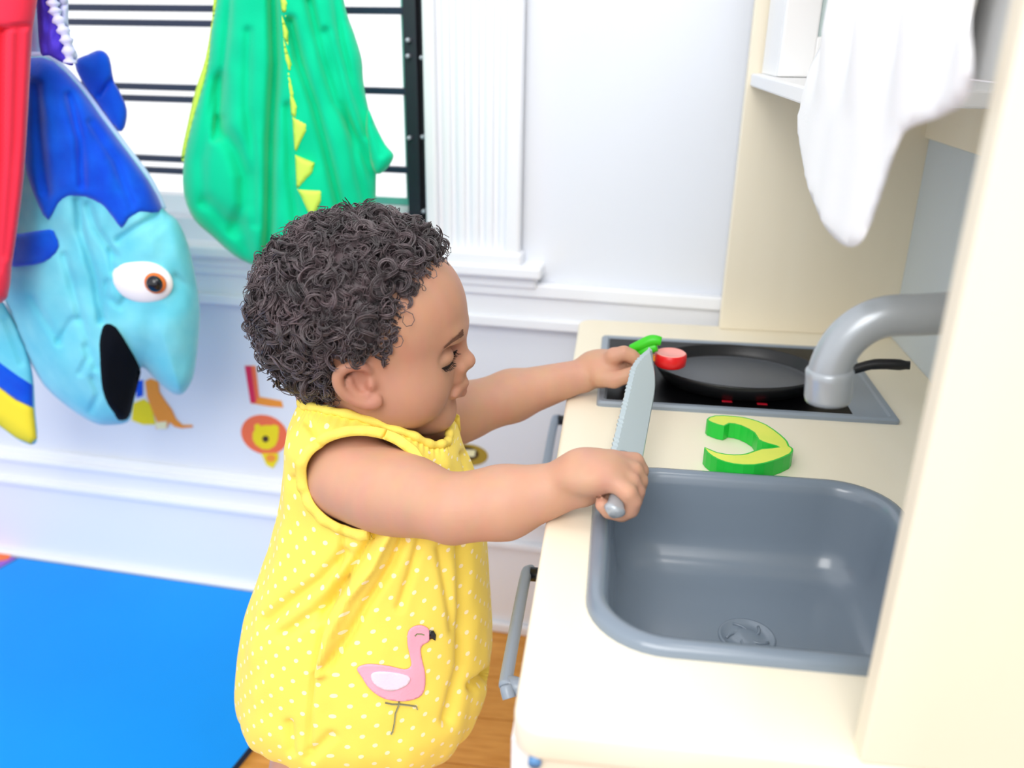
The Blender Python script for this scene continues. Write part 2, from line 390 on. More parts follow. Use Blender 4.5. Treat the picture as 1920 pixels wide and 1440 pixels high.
# carcass below the worktop
boxo('side_panel', .012, .39, .004, .018, FLOOR+.004, CT-.022, M['ply'], kit).name = 'base_side_panel'
boxo('base_side_panel', .012, .39, .714, .728, FLOOR+.004, CT-.022, M['ply'], kit)
boxo('side_inset', .05, .36, .0015, .0045, .02, .44, M['white'], kit)
boxo('base_back_panel', .384, .394, .018, .714, FLOOR+.02, CT-.022, M['white'], kit)
boxo('base_floor', .02, .384, .018, .714, .0, .012, M['ply'], kit)
boxo('middle_panel', .02, .384, .358, .372, .012, CT-.022, M['ply'], kit)
for a, b in ((.02, .360), (.370, .712)):
    d = boxo('door', -.002, .012, a, b, .012, CT-.026, M['white'], kit)
    V, Fc = [], []; yc = (a+b)/2
ZH = .385
for v0, v1 in ((.150, .318), (.50, .665)):
    pass
def pull(v0, v1, par):
    V, Fc = [], []
    tube(V, Fc, smooth_path([(-.019, v0, ZH-.006), (-.022, v0+.006, ZH), (-.023, v0+.02, ZH+.001), (-.023, v1-.02, ZH+.001), (-.021, v1-.004, ZH), (-.0185, v1, ZH-.001)], 6), .0052, 12)
    h = pyd('handle', V, Fc, M['grey'], par); h['label'] = 'grey plastic bar handle'
    V, Fc = [], []
    tube(V, Fc, [(-.003, v0+.010, ZH-.006), (-.023, v0+.010, ZH-.001)], .0072, 14)
    pyd('handle_mount', V, Fc, M['grey'], h)
    V, Fc = [], []
    tube(V, Fc, [(-.003, v1-.008, ZH), (-.019, v1-.008, ZH)], .0065, 14)
    pyd('handle_mount', V, Fc, M['pan_edge'], h)
drs = [o for o in kit.children if o.name.startswith('door')]
pull(.155, .318, drs[0]); pull(.495, .665, drs[1])
V, Fc = [], []; q = at_y(1003, 1426, .003)
tube(V, Fc, [(q[0], .006, q[2]), (q[0], .0005, q[2])], .0036, 14); pyd('screw_cap', V, Fc, M['screw'], kit)
# upper unit
PU = .18
boxo('upper_side_panel', PU, .4, .0005, .0157, CT, 1.06, M['ply'], kit, .0015)
boxo('upper_side_panel', PU, .4, .7175, .732, CT, 1.06, M['ply'], kit, .0015)
boxo('backboard', .392, .4, .0157, .7175, CT, .742, M['backboard'], kit, .001)
boxo('back_rail', .386, .4, .0157, .7175, .743, .795, M['ply'], kit, .001)
boxo('upper_back', .392, .4, .0157, .7175, .81, 1.05, M['white'], kit, .001)
boxo('shelf', PU+.004, .392, .40, .7175, .795, .809, M['white'], kit, .002)
boxo('top_shelf', PU, .4, .0005, .732, 1.06, 1.075, M['ply'], kit, .002)
tubeo('hanging_rail', [(.195, .0157, 1.0), (.195, .7175, 1.0)], .006, M['grey'], kit)
# faucet
fp = [(.345, .19, CT-.002), (.345, .19, .56), (.344, .19, .62)]
e1 = at_y(1552, 745, .19); e0 = at_y(1556, 690, .19); b_ = at_y(1590, 632, .19); c_ = at_y(1650, 596, .19); d_ = at_y(1735, 590, .19)
path = smooth_path([(.345, .19, CT), (.345, .19, .60), (.344, .19, .652), (.325, .19, .688), (d_[0]+.04, .19, d_[2]+.004), tuple(d_), tuple(c_), tuple(b_), tuple(e0), tuple(e1)], 8)
fa = tubeo('faucet', path, .0132, M['silver'], kit, 24)
fa['label'] = 'silver grey arched tap'
dd = (e1-e0)/np.linalg.norm(e1-e0)
V, Fc = [], []
tube(V, Fc, [e0+dd*.000, e0+dd*.002, e0+dd*.006, e1-dd*.001, e1+dd*.002, e1+dd*.0026], [.0138, .0152, .0150, .0150, .0142, .0128], 24)
pyd('spout_collar', V, Fc, M['silver'], fa)
V, Fc = [], []; lathe(V, Fc, [(.026, 0), (.026, .006), (.020, .012), (.0145, .014)], (.345, .19, CT), 32); pyd('faucet_base', V, Fc, M['silver'], fa)

# toy microwave-like cabinet on the shelf
q0 = at_y(1457, 152, .60); q1 = at_y(1720, 160, .60)
mw = empty('toy_microwave', ((q0[0]+.36)/2, .65, .809), 'white toy microwave cabinet with small glass window on upper shelf', 'toy microwave')
wa, wb_ = at_y(1538, 40, .60), at_y(1648, 70, .60)
x0, x1, zb = q0[0], .372, .8095
bm = bmesh.new()
box(bm, x0, wa[0], .600, .612, zb, .97, .002); box(bm, wb_[0], x1, .600, .612, zb, .97, .002)
box(bm, wa[0]-.001, wb_[0]+.001, .600, .612, zb, wb_[2], .002); box(bm, wa[0]-.001, wb_[0]+.001, .600, .612, .93, .97, .002)
bmo('front_frame', bm, M['white'], mw)
bm = bmesh.new()
box(bm, x0, x0+.008, .612, .71, zb, .97); box(bm, x1-.008, x1, .612, .71, zb, .97); box(bm, x0+.009, x1-.009, .613, .703, .962, .969); box(bm, x0+.009, x1-.009, .704, .711, zb+.001, .969); box(bm, x0+.009, x1-.009, .613, .703, zb+.001, zb+.006)
bmo('casing', bm, M['white'], mw)
boxo('window_pane', wa[0]-.001, wb_[0]+.001, .606, .608, wb_[2], .93, mat('smoky_pane', srgb(205, 222, 222), .15, .5, bump=.01, bscale=50), mw, 0)

# ------------------------------------------------------------------ pan, toy food, towel
HC = at_z(1376, 683, .525)
pan = empty('frying_pan', (HC[0], HC[1], .5046), 'black toy frying pan on the hob, its handle behind the tap', 'frying pan')
V, Fc = [], []
R_ = .087
ov = lambda V: [(v[0], pc[1]+(v[1]-pc[1])*.76, v[2]) for v in V]
pc = (HC[0]+.004, HC[1]+.002, .5048)
lathe(V, Fc, [(.0001, 0), (.070, 0), (.077, .002), (.0850, .014), (R_, .018), (R_-.001, .0195), (R_-.0035, .0185), (.081, .010), (.0775, .0075)], pc, 64)
pyd('pan_body', ov(V), Fc, M['pan_edge'], pan)
V, Fc = [], []
lathe(V, Fc, [(.0778, .0072), (.075, .0065), (.074, .0070), (.0001, .0070)], pc, 64)
pyd('cooking_surface', ov(V), Fc, M['pan'], pan)
h1 = at_y(1592, 694, pc[1]-.004); h2 = at_y(1640, 683, pc[1]-.006); h3 = at_y(1706, 685, pc[1]-.012)
V, Fc = [], []
tube(V, Fc, smooth_path([(pc[0]+R_-.004, pc[1], pc[2]+.017), tuple(h1), tuple(h2), tuple(h3)], 6), [.0045]*4+[.005]*4+[.0052]*4+[.0056]*3+[.0058]*2+[.0045]*2, 12)
hd = pyd('pan_handle', V, Fc, M['pan_edge'], pan)

# round tomato half on the pan rim
tc = at_y(1257, 672, .480)
tom = empty('toy_tomato_slice', tuple(tc), 'red round toy tomato slice with pale red cut face on the pan', 'toy food')
V, Fc = [], []
lathe(V, Fc, [(.0001, -.008), (.013, -.008), (.0158, -.006), (.0164, 0), (.0160, .005), (.0150, .0062)], tc, 40)
pyd('tomato_skin', V, Fc, M['red_toy'], tom)
V, Fc = [], []
lathe(V, Fc, [(.0150, .0062), (.0140, .0068), (.0128, .0062), (.0001, .0064)], tc, 40)
pyd('cut_face', V, Fc, M['pink_toy'], tom)
def ao(px, py, v): return at_y(px, py, v)
bmh = bmesh.new(); box(bmh, tc[0]-.018, tc[0]-.0145, tc[1]-.004, tc[1]+.004, tc[2]-.003, tc[2]+.003, .001)
bmo('fastener_dot', bmh, M['st_amber'], tom)

def prism(name, outline, z0, z1, m_side, m_top, parent=None, bev=.0012, labels=None):
    """outline (x, y): solid with coloured top face"""
    bm = bmesh.new(); vs = [bm.verts.new((p[0], p[1], z0)) for p in outline]; f = bm.faces.new(vs)
    r = bmesh.ops.extrude_face_region(bm, geom=[f]); nv = [g for g in r['geom'] if isinstance(g, bmesh.types.BMVert)]
    for v in nv: v.co.z = z1
    tf = [g for g in r['geom'] if isinstance(g, bmesh.types.BMFace)]
    rr = bmesh.ops.inset_region(bm, faces=tf, thickness=bev, depth=0)
    bmesh.ops.recalc_face_normals(bm, faces=bm.faces)
    me = bpy.data.meshes.new(name)
    for ff in bm.faces:
        ff.material_index = 0
    for ff in tf: ff.material_index = 1
    bm.to_mesh(me); bm.free()
    return link(name, me, [m_side, m_top], parent, smooth=False)
ZA = .5148
pts = [(1325, 786), (1340, 779), (1377, 780), (1407, 785), (1437, 796), (1464, 815), (1477, 828), (1480, 836), (1487, 841), (1483, 851), (1452, 864), (1415, 872), (1375, 870), (1345, 861), (1325, 848), (1321, 838),
       (1345, 848), (1375, 852), (1400, 850), (1426, 841), (1460, 838), (1440, 832), (1421, 824), (1413, 811), (1389, 798), (1368, 794), (1358, 799), (1336, 793)]
pts = smooth_path([(p[0], p[1], 0) for p in pts], 2, closed=True)
ol = [at_z(p[0], p[1], ZA) for p in pts]
av = prism('toy_pepper_ring', ol, .5004, ZA, M['green_toy'], M['lime'], None, .0016)
tag(av, 'green open toy pepper slice with yellow-green face between hob and sink', 'toy food')

# leafy green toy piece in the left hand
lz = at_y(1212, 655, .478)
gl = empty('toy_leaf_piece', tuple(lz), 'bright green toy tomato stalk piece pinched in the left hand', 'toy food')
V, Fc = [], []
for pl, rr in ((((1183, 655), (1200, 648), (1222, 638), (1240, 640)), .006), (((1188, 668), (1200, 664), (1214, 655), (1232, 650)), .006), (((1186, 660), (1192, 672), (1197, 676)), .0055), (((1200, 650), (1206, 660), (1215, 668)), .0055)):
    ps = smooth_path([tuple(at_y(a, b, .477-i*.001)) for i, (a, b) in enumerate(pl)], 5)
    tube(V, Fc, ps, [rr*(.75+.25*math.sin(math.pi*(i+.8)/len(ps))) for i in range(len(ps))], 8)
pyd('leaf_piece', V, Fc, M['leaf_toy'], gl)

# knife
KA, KB = at_y(1150, 968, .183), at_y(1217, 654, .455)
KD = (KB-KA)/np.linalg.norm(KB-KA); KL = np.linalg.norm(KB-KA)
view = KA*.5+KB*.5-CAM; view /= np.linalg.norm(view)
KW = np.cross(KD, -view); KW /= np.linalg.norm(KW)
if KW[0] < 0: KW = -KW
KN = np.cross(KW, KD); KN /= np.linalg.norm(KN)
if KN[2] < 0: KN = -KN
KW = KW*math.cos(.25)-KN*math.sin(.25); KW /= np.linalg.norm(KW); KN = np.cross(KW, KD)
if KN[2] < 0: KN = -KN
knife = empty('toy_knife', tuple(KA), 'grey toy knife with wavy cutting edge held in the right fist', 'toy knife')
b0 = .075                                                  # where blade meets handle
nb = 60; outl = []
for i in range(nb+1):                                      # back of the blade (right side)
    t = i/nb; s = b0+(KL-b0)*t
    w = .0135*(1-max(0, (t-.55)/.45)**1.9*.93-max(0, (t-.9)/.1)*.07)
    outl.append((s, w))
for i in range(nb, -1, -1):                                # serrated edge (left side)
    t = i/nb; s = b0+(KL-b0)*t
    w = -(.0130*(1-max(0, (t-.72)/.28)**1.5))+(.0007*math.sin(s*2*math.pi/.0075) if t < .9 else 0)
    outl.append((s, w))
V = []; Fc = []; n = len(outl)
def kp(s, w, h): return KA+KD*s+KW*w+KN*h
bev = .004
for lay in (-1, 1):
    for s, w in outl: V.append(kp(s, w, lay*.0007))
    for s, w in outl: V.append(kp(s, w+bev if w < 0 else w-.001, lay*.0017))
Fc.append(tuple(range(3*n, 4*n))); Fc.append(tuple(range(n, 2*n))[::-1])
for i in range(n):
    j = (i+1) % n
    Fc.append((2*n+i, 2*n+j, 3*n+j, 3*n+i)); Fc.append((j, i, n+i, n+j)); Fc.append((i, j, 2*n+j, 2*n+i))
blade = pyd('blade', V, Fc, M['steel'], knife, smooth=False)
V, Fc = [], []
hs = [.004, .006, .008, .012, .03, .05, .066, .075, .079]; hw = [.004, .007, .0082, .0066, .0056, .0058, .0066, .0085, .008]
base = len(V); n = 16
for s, w in zip(hs, hw):
    for k in range(n):
        a = 2*math.pi*k/n; V.append(kp(s, math.copysign(abs(math.cos(a))**.8, math.cos(a))*w, math.sin(a)*.0048))
for i in range(len(hs)-1):
    for k in range(n): Fc.append((i*n+k, i*n+(k+1) % n, (i+1)*n+(k+1) % n, (i+1)*n+k))
Fc.append(tuple(range(n))[::-1]); Fc.append(tuple((len(hs)-1)*n+k for k in range(n)))
pyd('handle', V, Fc, M['silver'], knife)['label'] = 'silver grey knife handle'

# ------------------------------------------------------------------ soft goods: puffed shapes from an outline
def pdist(P, poly):
    P = np.asarray(P, float); A = np.asarray(poly, float); B = np.roll(A, -1, 0)
    d = np.full(len(P), 1e9)
    for a, b in zip(A, B):
        ab = b-a; t = np.clip(((P-a)@ab)/(ab@ab+1e-12), 0, 1); d = np.minimum(d, np.linalg.norm(P-(a+t[:, None]*ab), axis=1))
    return d
def inside(P, poly):
    P = np.asarray(P, float); A = np.asarray(poly, float); B = np.roll(A, -1, 0); c = np.zeros(len(P), bool)
    for (x1, y1), (x2, y2) in zip(A, B):
        m = ((y1 > P[:, 1]) != (y2 > P[:, 1]))
        xi = (x2-x1)*(P[:, 1]-y1)/((y2-y1) if abs(y2-y1) > 1e-12 else 1e-12)+x1
        c ^= m & (P[:, 0] < xi)
    return c
def puff(name, outline, m, v, T=.015, R=.03, parent=None, step=5, grooves=(), lift=0, base=None, back=.6, noise_amp=0, nsc=30, sm=3, flat=0):
    """outline in photo pixels on the plane y=v; T thickness; R edge rounding (m); grooves [(polyline px, width px, depth)]"""
    ol = [(p[0], p[1]) for p in (smooth_path([(a, b, 0) for a, b in outline], sm, closed=True) if sm > 1 else [(a, b, 0) for a, b in outline])]
    ol = np.array(ol); x0, y0 = ol.min(0); x1, y1 = ol.max(0)
    gx, gy = np.meshgrid(np.arange(x0, x1, step), np.arange(y0, y1, step*.9)); gx = gx+(np.arange(gx.shape[0]) % 2)[:, None]*step*.5
    G = np.stack([gx.ravel(), gy.ravel()], 1)
    G = G[inside(G, ol)]; G = G[pdist(G, ol) > step*.45]
    res = []
    N = len(ol)
    for i in range(N):                                      # resample outline
        a, b = ol[i], ol[(i+1) % N]; k = max(1, int(np.linalg.norm(b-a)/step))
        for j in range(k): res.append(a+(b-a)*j/k)
    nb = len(res); P = np.array(res+[tuple(g) for g in G])
    out = delaunay_2d_cdt([Vector(p) for p in P], [(i, (i+1) % nb) for i in range(nb)], [list(range(nb))], 1, 1e-6)
    P2 = np.array([tuple(p) for p in out[0]]); tris = out[2]
    scale = np.linalg.norm(at_y(x0+50, y0, v)-at_y(x0, y0, v))/50
    d = pdist(P2, ol)*scale
    bd = d < 1e-6
    db = pdist(P2, base)*scale if base is not None else d
    h = T*np.sqrt(np.clip(1-(1-np.clip(db/R, 0, 1))**2, 0, 1))
    if lift: h = h+lift*np.sqrt(np.clip(1-(1-np.clip(d/(lift*1.5), 0, 1))**2, 0, 1))
    gd = np.zeros(len(P2))
    for pl, w, dep in grooves:
        pl = np.array(pl, float)
        dd = np.full(len(P2), 1e9)
        for a, b in zip(pl[:-1], pl[1:]):
            ab = b-a; t = np.clip(((P2-a)@ab)/(ab@ab+1e-12), 0, 1); dd = np.minimum(dd, np.linalg.norm(P2-(a+t[:, None]*ab), axis=1))
        gd += dep*np.exp(-(dd/w)**2)
    if noise_amp:
        gd += np.array([noise.noise((p[0]/nsc, p[1]/nsc*.6, 3.1+v)) for p in P2])*noise_amp
    h = h-gd*np.clip(d/(R*.25+1e-9), 0, 1)
    V = []; 
    for p, hh in zip(P2, h):
        q = at_y(p[0], p[1], v); rr_ = ray(p[0], p[1]); V.append(q-rr_/rr_[1]*hh)
    n0 = len(V)
    bi = set(i for i in range(len(P2)) if bd[i]); mapb = {}
    for i, (p, hh) in enumerate(zip(P2, h)):
        if i in bi and base is None: mapb[i] = i; continue
        q = at_y(p[0], p[1], v); mapb[i] = len(V)
        rr_ = ray(p[0], p[1]); V.append(q+rr_/rr_[1]*(abs(hh)*back if base is None else -(hh-lift-.002)))
    F2 = [tuple(t) for t in tris]; F2 += [tuple(mapb[i] for i in t)[::-1] for t in tris]
    if base is not None:
        for i in range(nb):
            j = (i+1) % nb
            F2.append((j, i, mapb[i], mapb[j]))
    bm = bmesh.new(); bv = [bm.verts.new(tuple(map(float, q))) for q in V]
    for f in F2:
        try: bm.faces.new([bv[i] for i in f])
        except ValueError: pass
    bmesh.ops.recalc_face_normals(bm, faces=bm.faces)
    me = bpy.data.meshes.new(name); bm.to_mesh(me); bm.free()
    return link(name, me, m, parent)

# towel over the rail, its corner hanging down
TV = .30
bm = bmesh.new()
def towel():
    # hangs as a soft drape in the plane x = .178, from above the frame to a pointed corner
    ol = [(1600, 462), (1570, 440), (1540, 385), (1518, 320), (1505, 240), (1508, 205), (1530, 120), (1560, 20), (1600, -120), (1700, -330), (1850, -330), (1868, -160), (1866, 60), (1846, 180), (1790, 215), (1725, 240), (1700, 270), (1672, 340), (1640, 425), (1622, 458)]
    P = np.array([p[:2] for p in smooth_path([(a, b, 0) for a, b in ol], 4, closed=True)])
    W2 = np.array([at_x(a, b, .178)[[1, 2]] for a, b in P])
    x0, y0 = W2.min(0); x1, y1 = W2.max(0); st = .006
    gx, gy = np.meshgrid(np.arange(x0, x1, st), np.arange(y0, y1, st)); G = np.stack([gx.ravel(), gy.ravel()], 1)
    G = G[inside(G, W2)]; G = G[pdist(G, W2) > st*.4]
    nb = len(W2); A = np.concatenate([W2, G])
    out = delaunay_2d_cdt([Vector(p) for p in A], [(i, (i+1) % nb) for i in range(nb)], [list(range(nb))], 1, 1e-7)
    P2 = np.array([tuple(p) for p in out[0]]); d = pdist(P2, W2)
    V = []
    for lay in (1, -1):
        for p, dd in zip(P2, d):
            f = .006*math.sin((p[0]+.15*p[1])*75)*min(1, max(0, (p[1]-.80)/.05)) + .002*noise.noise((p[0]*20, p[1]*8, 2))
            V.append((.174+f-lay*.0015*min(1, dd/.002), p[0], p[1]))
    n = len(P2); F2 = [tuple(t) for t in out[2]]+[tuple(i+n for i in t)[::-1] for t in out[2]]
    for i in range(nb): F2.append(((i+1) % nb, i, n+i, n+(i+1) % nb))
    return pyd('tea_towel', V, F2, M['towel'])
bm.free()
tw = towel(); tag(tw, 'white cloth hanging from the upper rail with its corner pointing down', 'towel')

# clothes rail above the window, out of the frame, that the costumes hang from
rl = empty('clothes_rail', (-.45, .70, 1.12), 'white wall rail with hooks above the hanging costumes', 'rail')
tubeo('rail', [(-1.0, .70, 1.12), (-.1, .70, 1.12)], .008, M['trim'], rl)
for x in (-.95, -.15): tubeo('bracket', [(x, .70, 1.12), (x, WA-WT*x, 1.12)], .006, M['trim'], rl)
for x in (-.76, -.64, -.35): tubeo('hook', smooth_path([(x, .70, 1.112), (x, .675, 1.10), (x, .665, 1.075), (x, .672, 1.06)], 5), .003, M['bolt'], rl)

# green crocodile/dinosaur costume
DV = .665
gout = [(430, -300), (420, -120), (408, -10), (396, 60), (388, 130), (368, 200), (352, 260), (343, 320), (346, 370), (364, 412), (400, 445), (440, 480), (478, 498), (505, 500), (560, 520), (640, 500), (690, 440), (703, 390), (705, 340),
        (706, 300), (704, 250), (690, 200), (681, 150), (678, 110), (663, 60), (648, 15), (620, -120), (600, -300), (515, -330)]
gg = [([(420, -100), (410, 80), (395, 200), (378, 300), (380, 380)], 12, .007), ([(512, -300), (512, 0), (516, 120), (508, 260), (505, 420), (500, 500)], 10, .022), ([(545, 40), (560, 110), (590, 200), (612, 280), (640, 400), (650, 470)], 9, .014),
      ([(580, 0), (605, 110), (630, 190), (668, 260), (700, 330)], 9, .012), ([(625, -40), (640, 80), (660, 160), (690, 250)], 8, .010), ([(440, -200), (425, 60), (412, 180), (402, 260)], 7, .010),
      ([(410, 150), (414, 240), (440, 280), (458, 330), (458, 385), (440, 430)], 15, .013), ([(412, 225), (413, 255)], 9, .010), ([(390, 380), (420, 412), (455, 425), (462, 480)], 14, .008), ([(680, 120), (690, 300), (700, 380)], 10, .006), ([(465, 60), (462, 200), (476, 300), (478, 420)], 9, .006),
      ([(540, 200), (545, 330), (560, 450)], 9, .008), ([(610, 60), (650, 210), (672, 330), (690, 400)], 8, .008)]
gr = empty('green_costume', tuple(at_y(520, -300, DV)), 'green fleece dress-up costume with yellow-green spikes hanging in front of the window', 'costume')
puff('costume_body', gout, M['green_cloth'], DV, .045, .06, gr, 5, gg, noise_amp=.004, nsc=40)
puff('sleeve', [(690, 205), (704, 235), (722, 270), (737, 288), (736, 300), (724, 318), (706, 326), (694, 300), (686, 250)], M['green_cloth'], DV-.015, .016, .02, gr, 5, [([(700, 230), (715, 290)], 6, .004)])
puff('belly_edge', [(403, -40), (398, 30), (385, 110), (366, 170), (350, 240), (340, 290), (346, 300), (362, 240), (385, 160), (400, 80), (412, -40)], M['lime_cloth'], DV+.004, .010, .01, gr, 5)
def spike(pts):
    puff('spike', pts, M['lime_cloth'], DV-.044, .006, .008, gr, 4, sm=1)
for p in ([(522, -30), (540, 5), (536, 32), (528, 20)], [(528, 28), (541, 60), (540, 85), (531, 70)], [(531, 72), (547, 120), (544, 145), (534, 110)], [(537, 110), (552, 175), (548, 205), (540, 160)], [(540, 150), (558, 200), (556, 222), (546, 215)],
          [(548, 218), (577, 230), (576, 246), (556, 284), (552, 280)], [(553, 290), (590, 305), (586, 325), (563, 350), (556, 352)], [(557, 354), (604, 356), (604, 375), (588, 408), (582, 408)]): spike(p)
tubeo('hanging_loop', [tuple(at_y(515, -310, DV)), (-.35, .672, 1.06)], .003, M['green_cloth'], gr)

# blue fish costume
FV = .64
fb = [(62, 105), (100, 112), (150, 160), (190, 215), (232, 270), (280, 335), (308, 392), (332, 412), (352, 455), (366, 515), (375, 580), (372, 640), (364, 700), (352, 728), (338, 740), (318, 734), (292, 712), (266, 688), (258, 720), (248, 770), (238, 792), (205, 797), (176, 793), (130, 765), (82, 722), (48, 660), (20, 590), (0, 520), (0, 300), (25, 130)]
fs = empty('fish_costume', tuple(at_y(60, 100, FV)), 'blue and light blue plush fish costume with one white eye and black mouth', 'costume')
fg = [([(145, 375), (150, 430), (178, 520), (190, 600)], 7, .009), ([(165, 385), (180, 430), (215, 480)], 7, .007), ([(222, 450), (250, 430), (295, 405)], 6, .008), ([(200, 530), (192, 600)], 6, .006), ([(205, 560), (225, 575), (235, 560)], 6, .004), ([(120, 480), (150, 590), (180, 690)], 7, .005),
      ([(110, 640), (135, 600), (150, 600)], 6, .005), ([(150, 700), (165, 670), (160, 650)], 6, .005), ([(170, 770), (185, 740), (175, 710)], 6, .006), ([(330, 520), (365, 545)], 7, .005), ([(60, 560), (110, 640)], 7, .004), ([(205, 470), (212, 510)], 5, .005)]
XG = [([(130, 180), (150, 260), (155, 350)], 9, .010), ([(70, 160), (75, 260), (85, 360)], 10, .008), ([(170, 230), (215, 300), (250, 390)], 8, .006)]
fg = fg+XG
PB = np.array([p[:2] for p in smooth_path([(a, b, 0) for a, b in fb], 3, closed=True)])
puff('fish_body', fb, M['teal'], FV, .060, .065, fs, 5, fg, noise_amp=.005, nsc=35)
bp_ = [(62, 108), (100, 115), (148, 163), (188, 218), (230, 273), (278, 338), (304, 390), (285, 399), (262, 398), (240, 412), (227, 427), (212, 408), (190, 384), (160, 369), (130, 369), (108, 382), (90, 412), (72, 385), (55, 340), (42, 290), (30, 200), (35, 120)]
puff('blue_back_panel', bp_, M['royal'], FV, .060, .065, fs, 5, fg, lift=.005, base=PB, noise_amp=.005, nsc=35, sm=2)
puff('blue_stripe', [(0, 445), (40, 438), (92, 430), (103, 440), (110, 462), (95, 484), (60, 497), (0, 495)], M['royal'], FV, .060, .065, fs, 5, fg, lift=.004, base=PB, sm=2, noise_amp=.005, nsc=35)
puff('mouth', [(200, 607), (218, 613), (238, 645), (262, 688), (262, 708), (252, 745), (246, 772), (238, 786), (222, 788), (214, 775), (202, 758), (192, 730), (188, 690), (186, 645), (191, 617)], M['black_felt'], FV, .060, .065, fs, 5, fg, lift=.006, base=PB, sm=2, noise_amp=.005, nsc=35)
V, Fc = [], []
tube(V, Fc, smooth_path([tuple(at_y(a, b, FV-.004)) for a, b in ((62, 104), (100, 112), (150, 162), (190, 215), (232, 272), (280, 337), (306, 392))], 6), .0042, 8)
pyd('rim_light_edge', V, Fc, M['pale_blue'], fs)  # pale tube imitating backlight along the blue panel's edge, no sewn trim
def fball(name, px, py, rx, ry, v, dep, m, par):
    c = at_y(px, py, v); s = np.linalg.norm(at_y(px+50, py, v)-c)/50
    bm = bmesh.new(); bmesh.ops.create_uvsphere(bm, u_segments=32, v_segments=20, radius=1)
    for q in bm.verts: q.co = Vector((c[0]+q.co.x*rx*s, c[1]+q.co.y*dep, c[2]+q.co.z*ry*s))
    return bmo(name, bm, m, par, True)
ey = fball('eye_white', 267, 527, 56, 40, FV-.056, .014, M['white_felt'], fs)
fball('eye_ring', 291, 531, 20, 19, FV-.066, .0075, M['orange_felt'], ey)
fball('pupil', 290, 532, 15, 15, FV-.070, .008, M['eye_black'], ey)
puff('fin', [(-40, 560), (0, 562), (20, 590), (48, 650), (62, 705), (66, 770), (70, 822), (58, 834), (30, 822), (0, 800), (-60, 760)], M['teal'], FV-.01, .014, .02, fs, 5, [([(10, 600), (40, 680)], 6, .004)])
FB = np.array([p[:2] for p in smooth_path([(a, b, 0) for a, b in [(-40, 560), (0, 562), (20, 590), (48, 650), (62, 705), (66, 770), (70, 822), (58, 834), (30, 822), (0, 800), (-60, 760)]], 3, closed=True)])
puff('fin_stripe', [(-30, 655), (0, 680), (30, 702), (61, 722), (62, 765), (30, 750), (0, 728), (-30, 710)], M['royal'], FV-.01, .014, .02, fs, 5, (), lift=.002, base=FB, sm=1)
puff('fin_tip', [(-40, 705), (0, 727), (30, 750), (63, 765), (69, 822), (58, 833), (30, 821), (0, 799), (-55, 757)], M['yellow_plush'], FV-.01, .014, .02, fs, 5, (), lift=.003, base=FB, sm=1)
puff('back_fin', [(140, 118), (165, 102), (188, 94), (205, 108), (213, 150), (224, 170), (238, 205), (234, 238), (222, 246), (200, 222), (182, 195), (160, 165)], M['royal'], FV+.002, .012, .02, fs, 5, [([(186, 178), (212, 145)], 4, .008)])
tubeo('hanging_strap', [tuple(at_y(70, 115, FV)), (-.64, .672, 1.06)], .006, M['pale_blue'], fs)
# purple frilled costume
pu = empty('purple_costume', tuple(at_y(95, -100, .565)), 'purple frilled cloth hanging between the red garment and the blue fish', 'costume')
puff('purple_cloth', [(60, -160), (95, -170), (100, -20), (112, 40), (128, 95), (138, 122), (118, 118), (92, 104), (76, 100), (70, 40), (66, -40)], M['purple'], .565, .012, .02, pu, 4, [([(85, -100), (90, 100)], 4, .004)], noise_amp=.004, nsc=14)
V, Fc = [], []
lp = smooth_path([tuple(at_y(a+6*math.sin(b*.25), b, .557)) for a, b in ((92, -150), (97, -90), (98, -40), (99, 0), (105, 25), (112, 55), (123, 85), (137, 118))], 6)
tube(V, Fc, lp, [.0055+.002*math.sin(i*1.7) for i in range(len(lp))], 8)
pyd('lace_edge', V, Fc, M['lace'], pu)
puff('ruffle', [(100, -30), (118, -60), (128, 0), (128, 40), (134, 78), (146, 105), (134, 112), (118, 60), (104, 20)], M['lace'], .572, .010, .012, pu, 4, [([(105, 10), (130, 8)], 3, .005), ([(110, 50), (135, 48)], 3, .005), ([(118, 82), (142, 80)], 3, .005)])
tubeo('hanging_loop', [tuple(at_y(88, -150, .565)), (-.645, .672, 1.06)], .003, M['purple'], pu)
# red garment
rd = empty('red_costume', tuple(at_y(20, -200, .545)), 'red cloth costume hanging at the left edge of the window', 'costume')
puff('red_cloth', [(-160, -200), (60, -220), (70, -60), (70, 0), (62, 50), (58, 110), (52, 220), (45, 330), (34, 420), (22, 500), (14, 558), (-20, 570), (-120, 560), (-200, 500), (-190, 100)], M['red_cloth'], .545, .03, .04, rd, 6,
     [([(0, 55), (30, 50), (64, 48)], 4, .006), ([(5, 60), (2, 300), (-10, 500)], 9, .010), ([(35, 60), (28, 260), (10, 480)], 8, .005), ([(-60, -50), (-60, 400)], 12, .012)], sm=2)
tubeo('hanging_loop', [tuple(at_y(10, -205, .545)), (-.76, .672, 1.06)], .003, M['red_cloth'], rd)

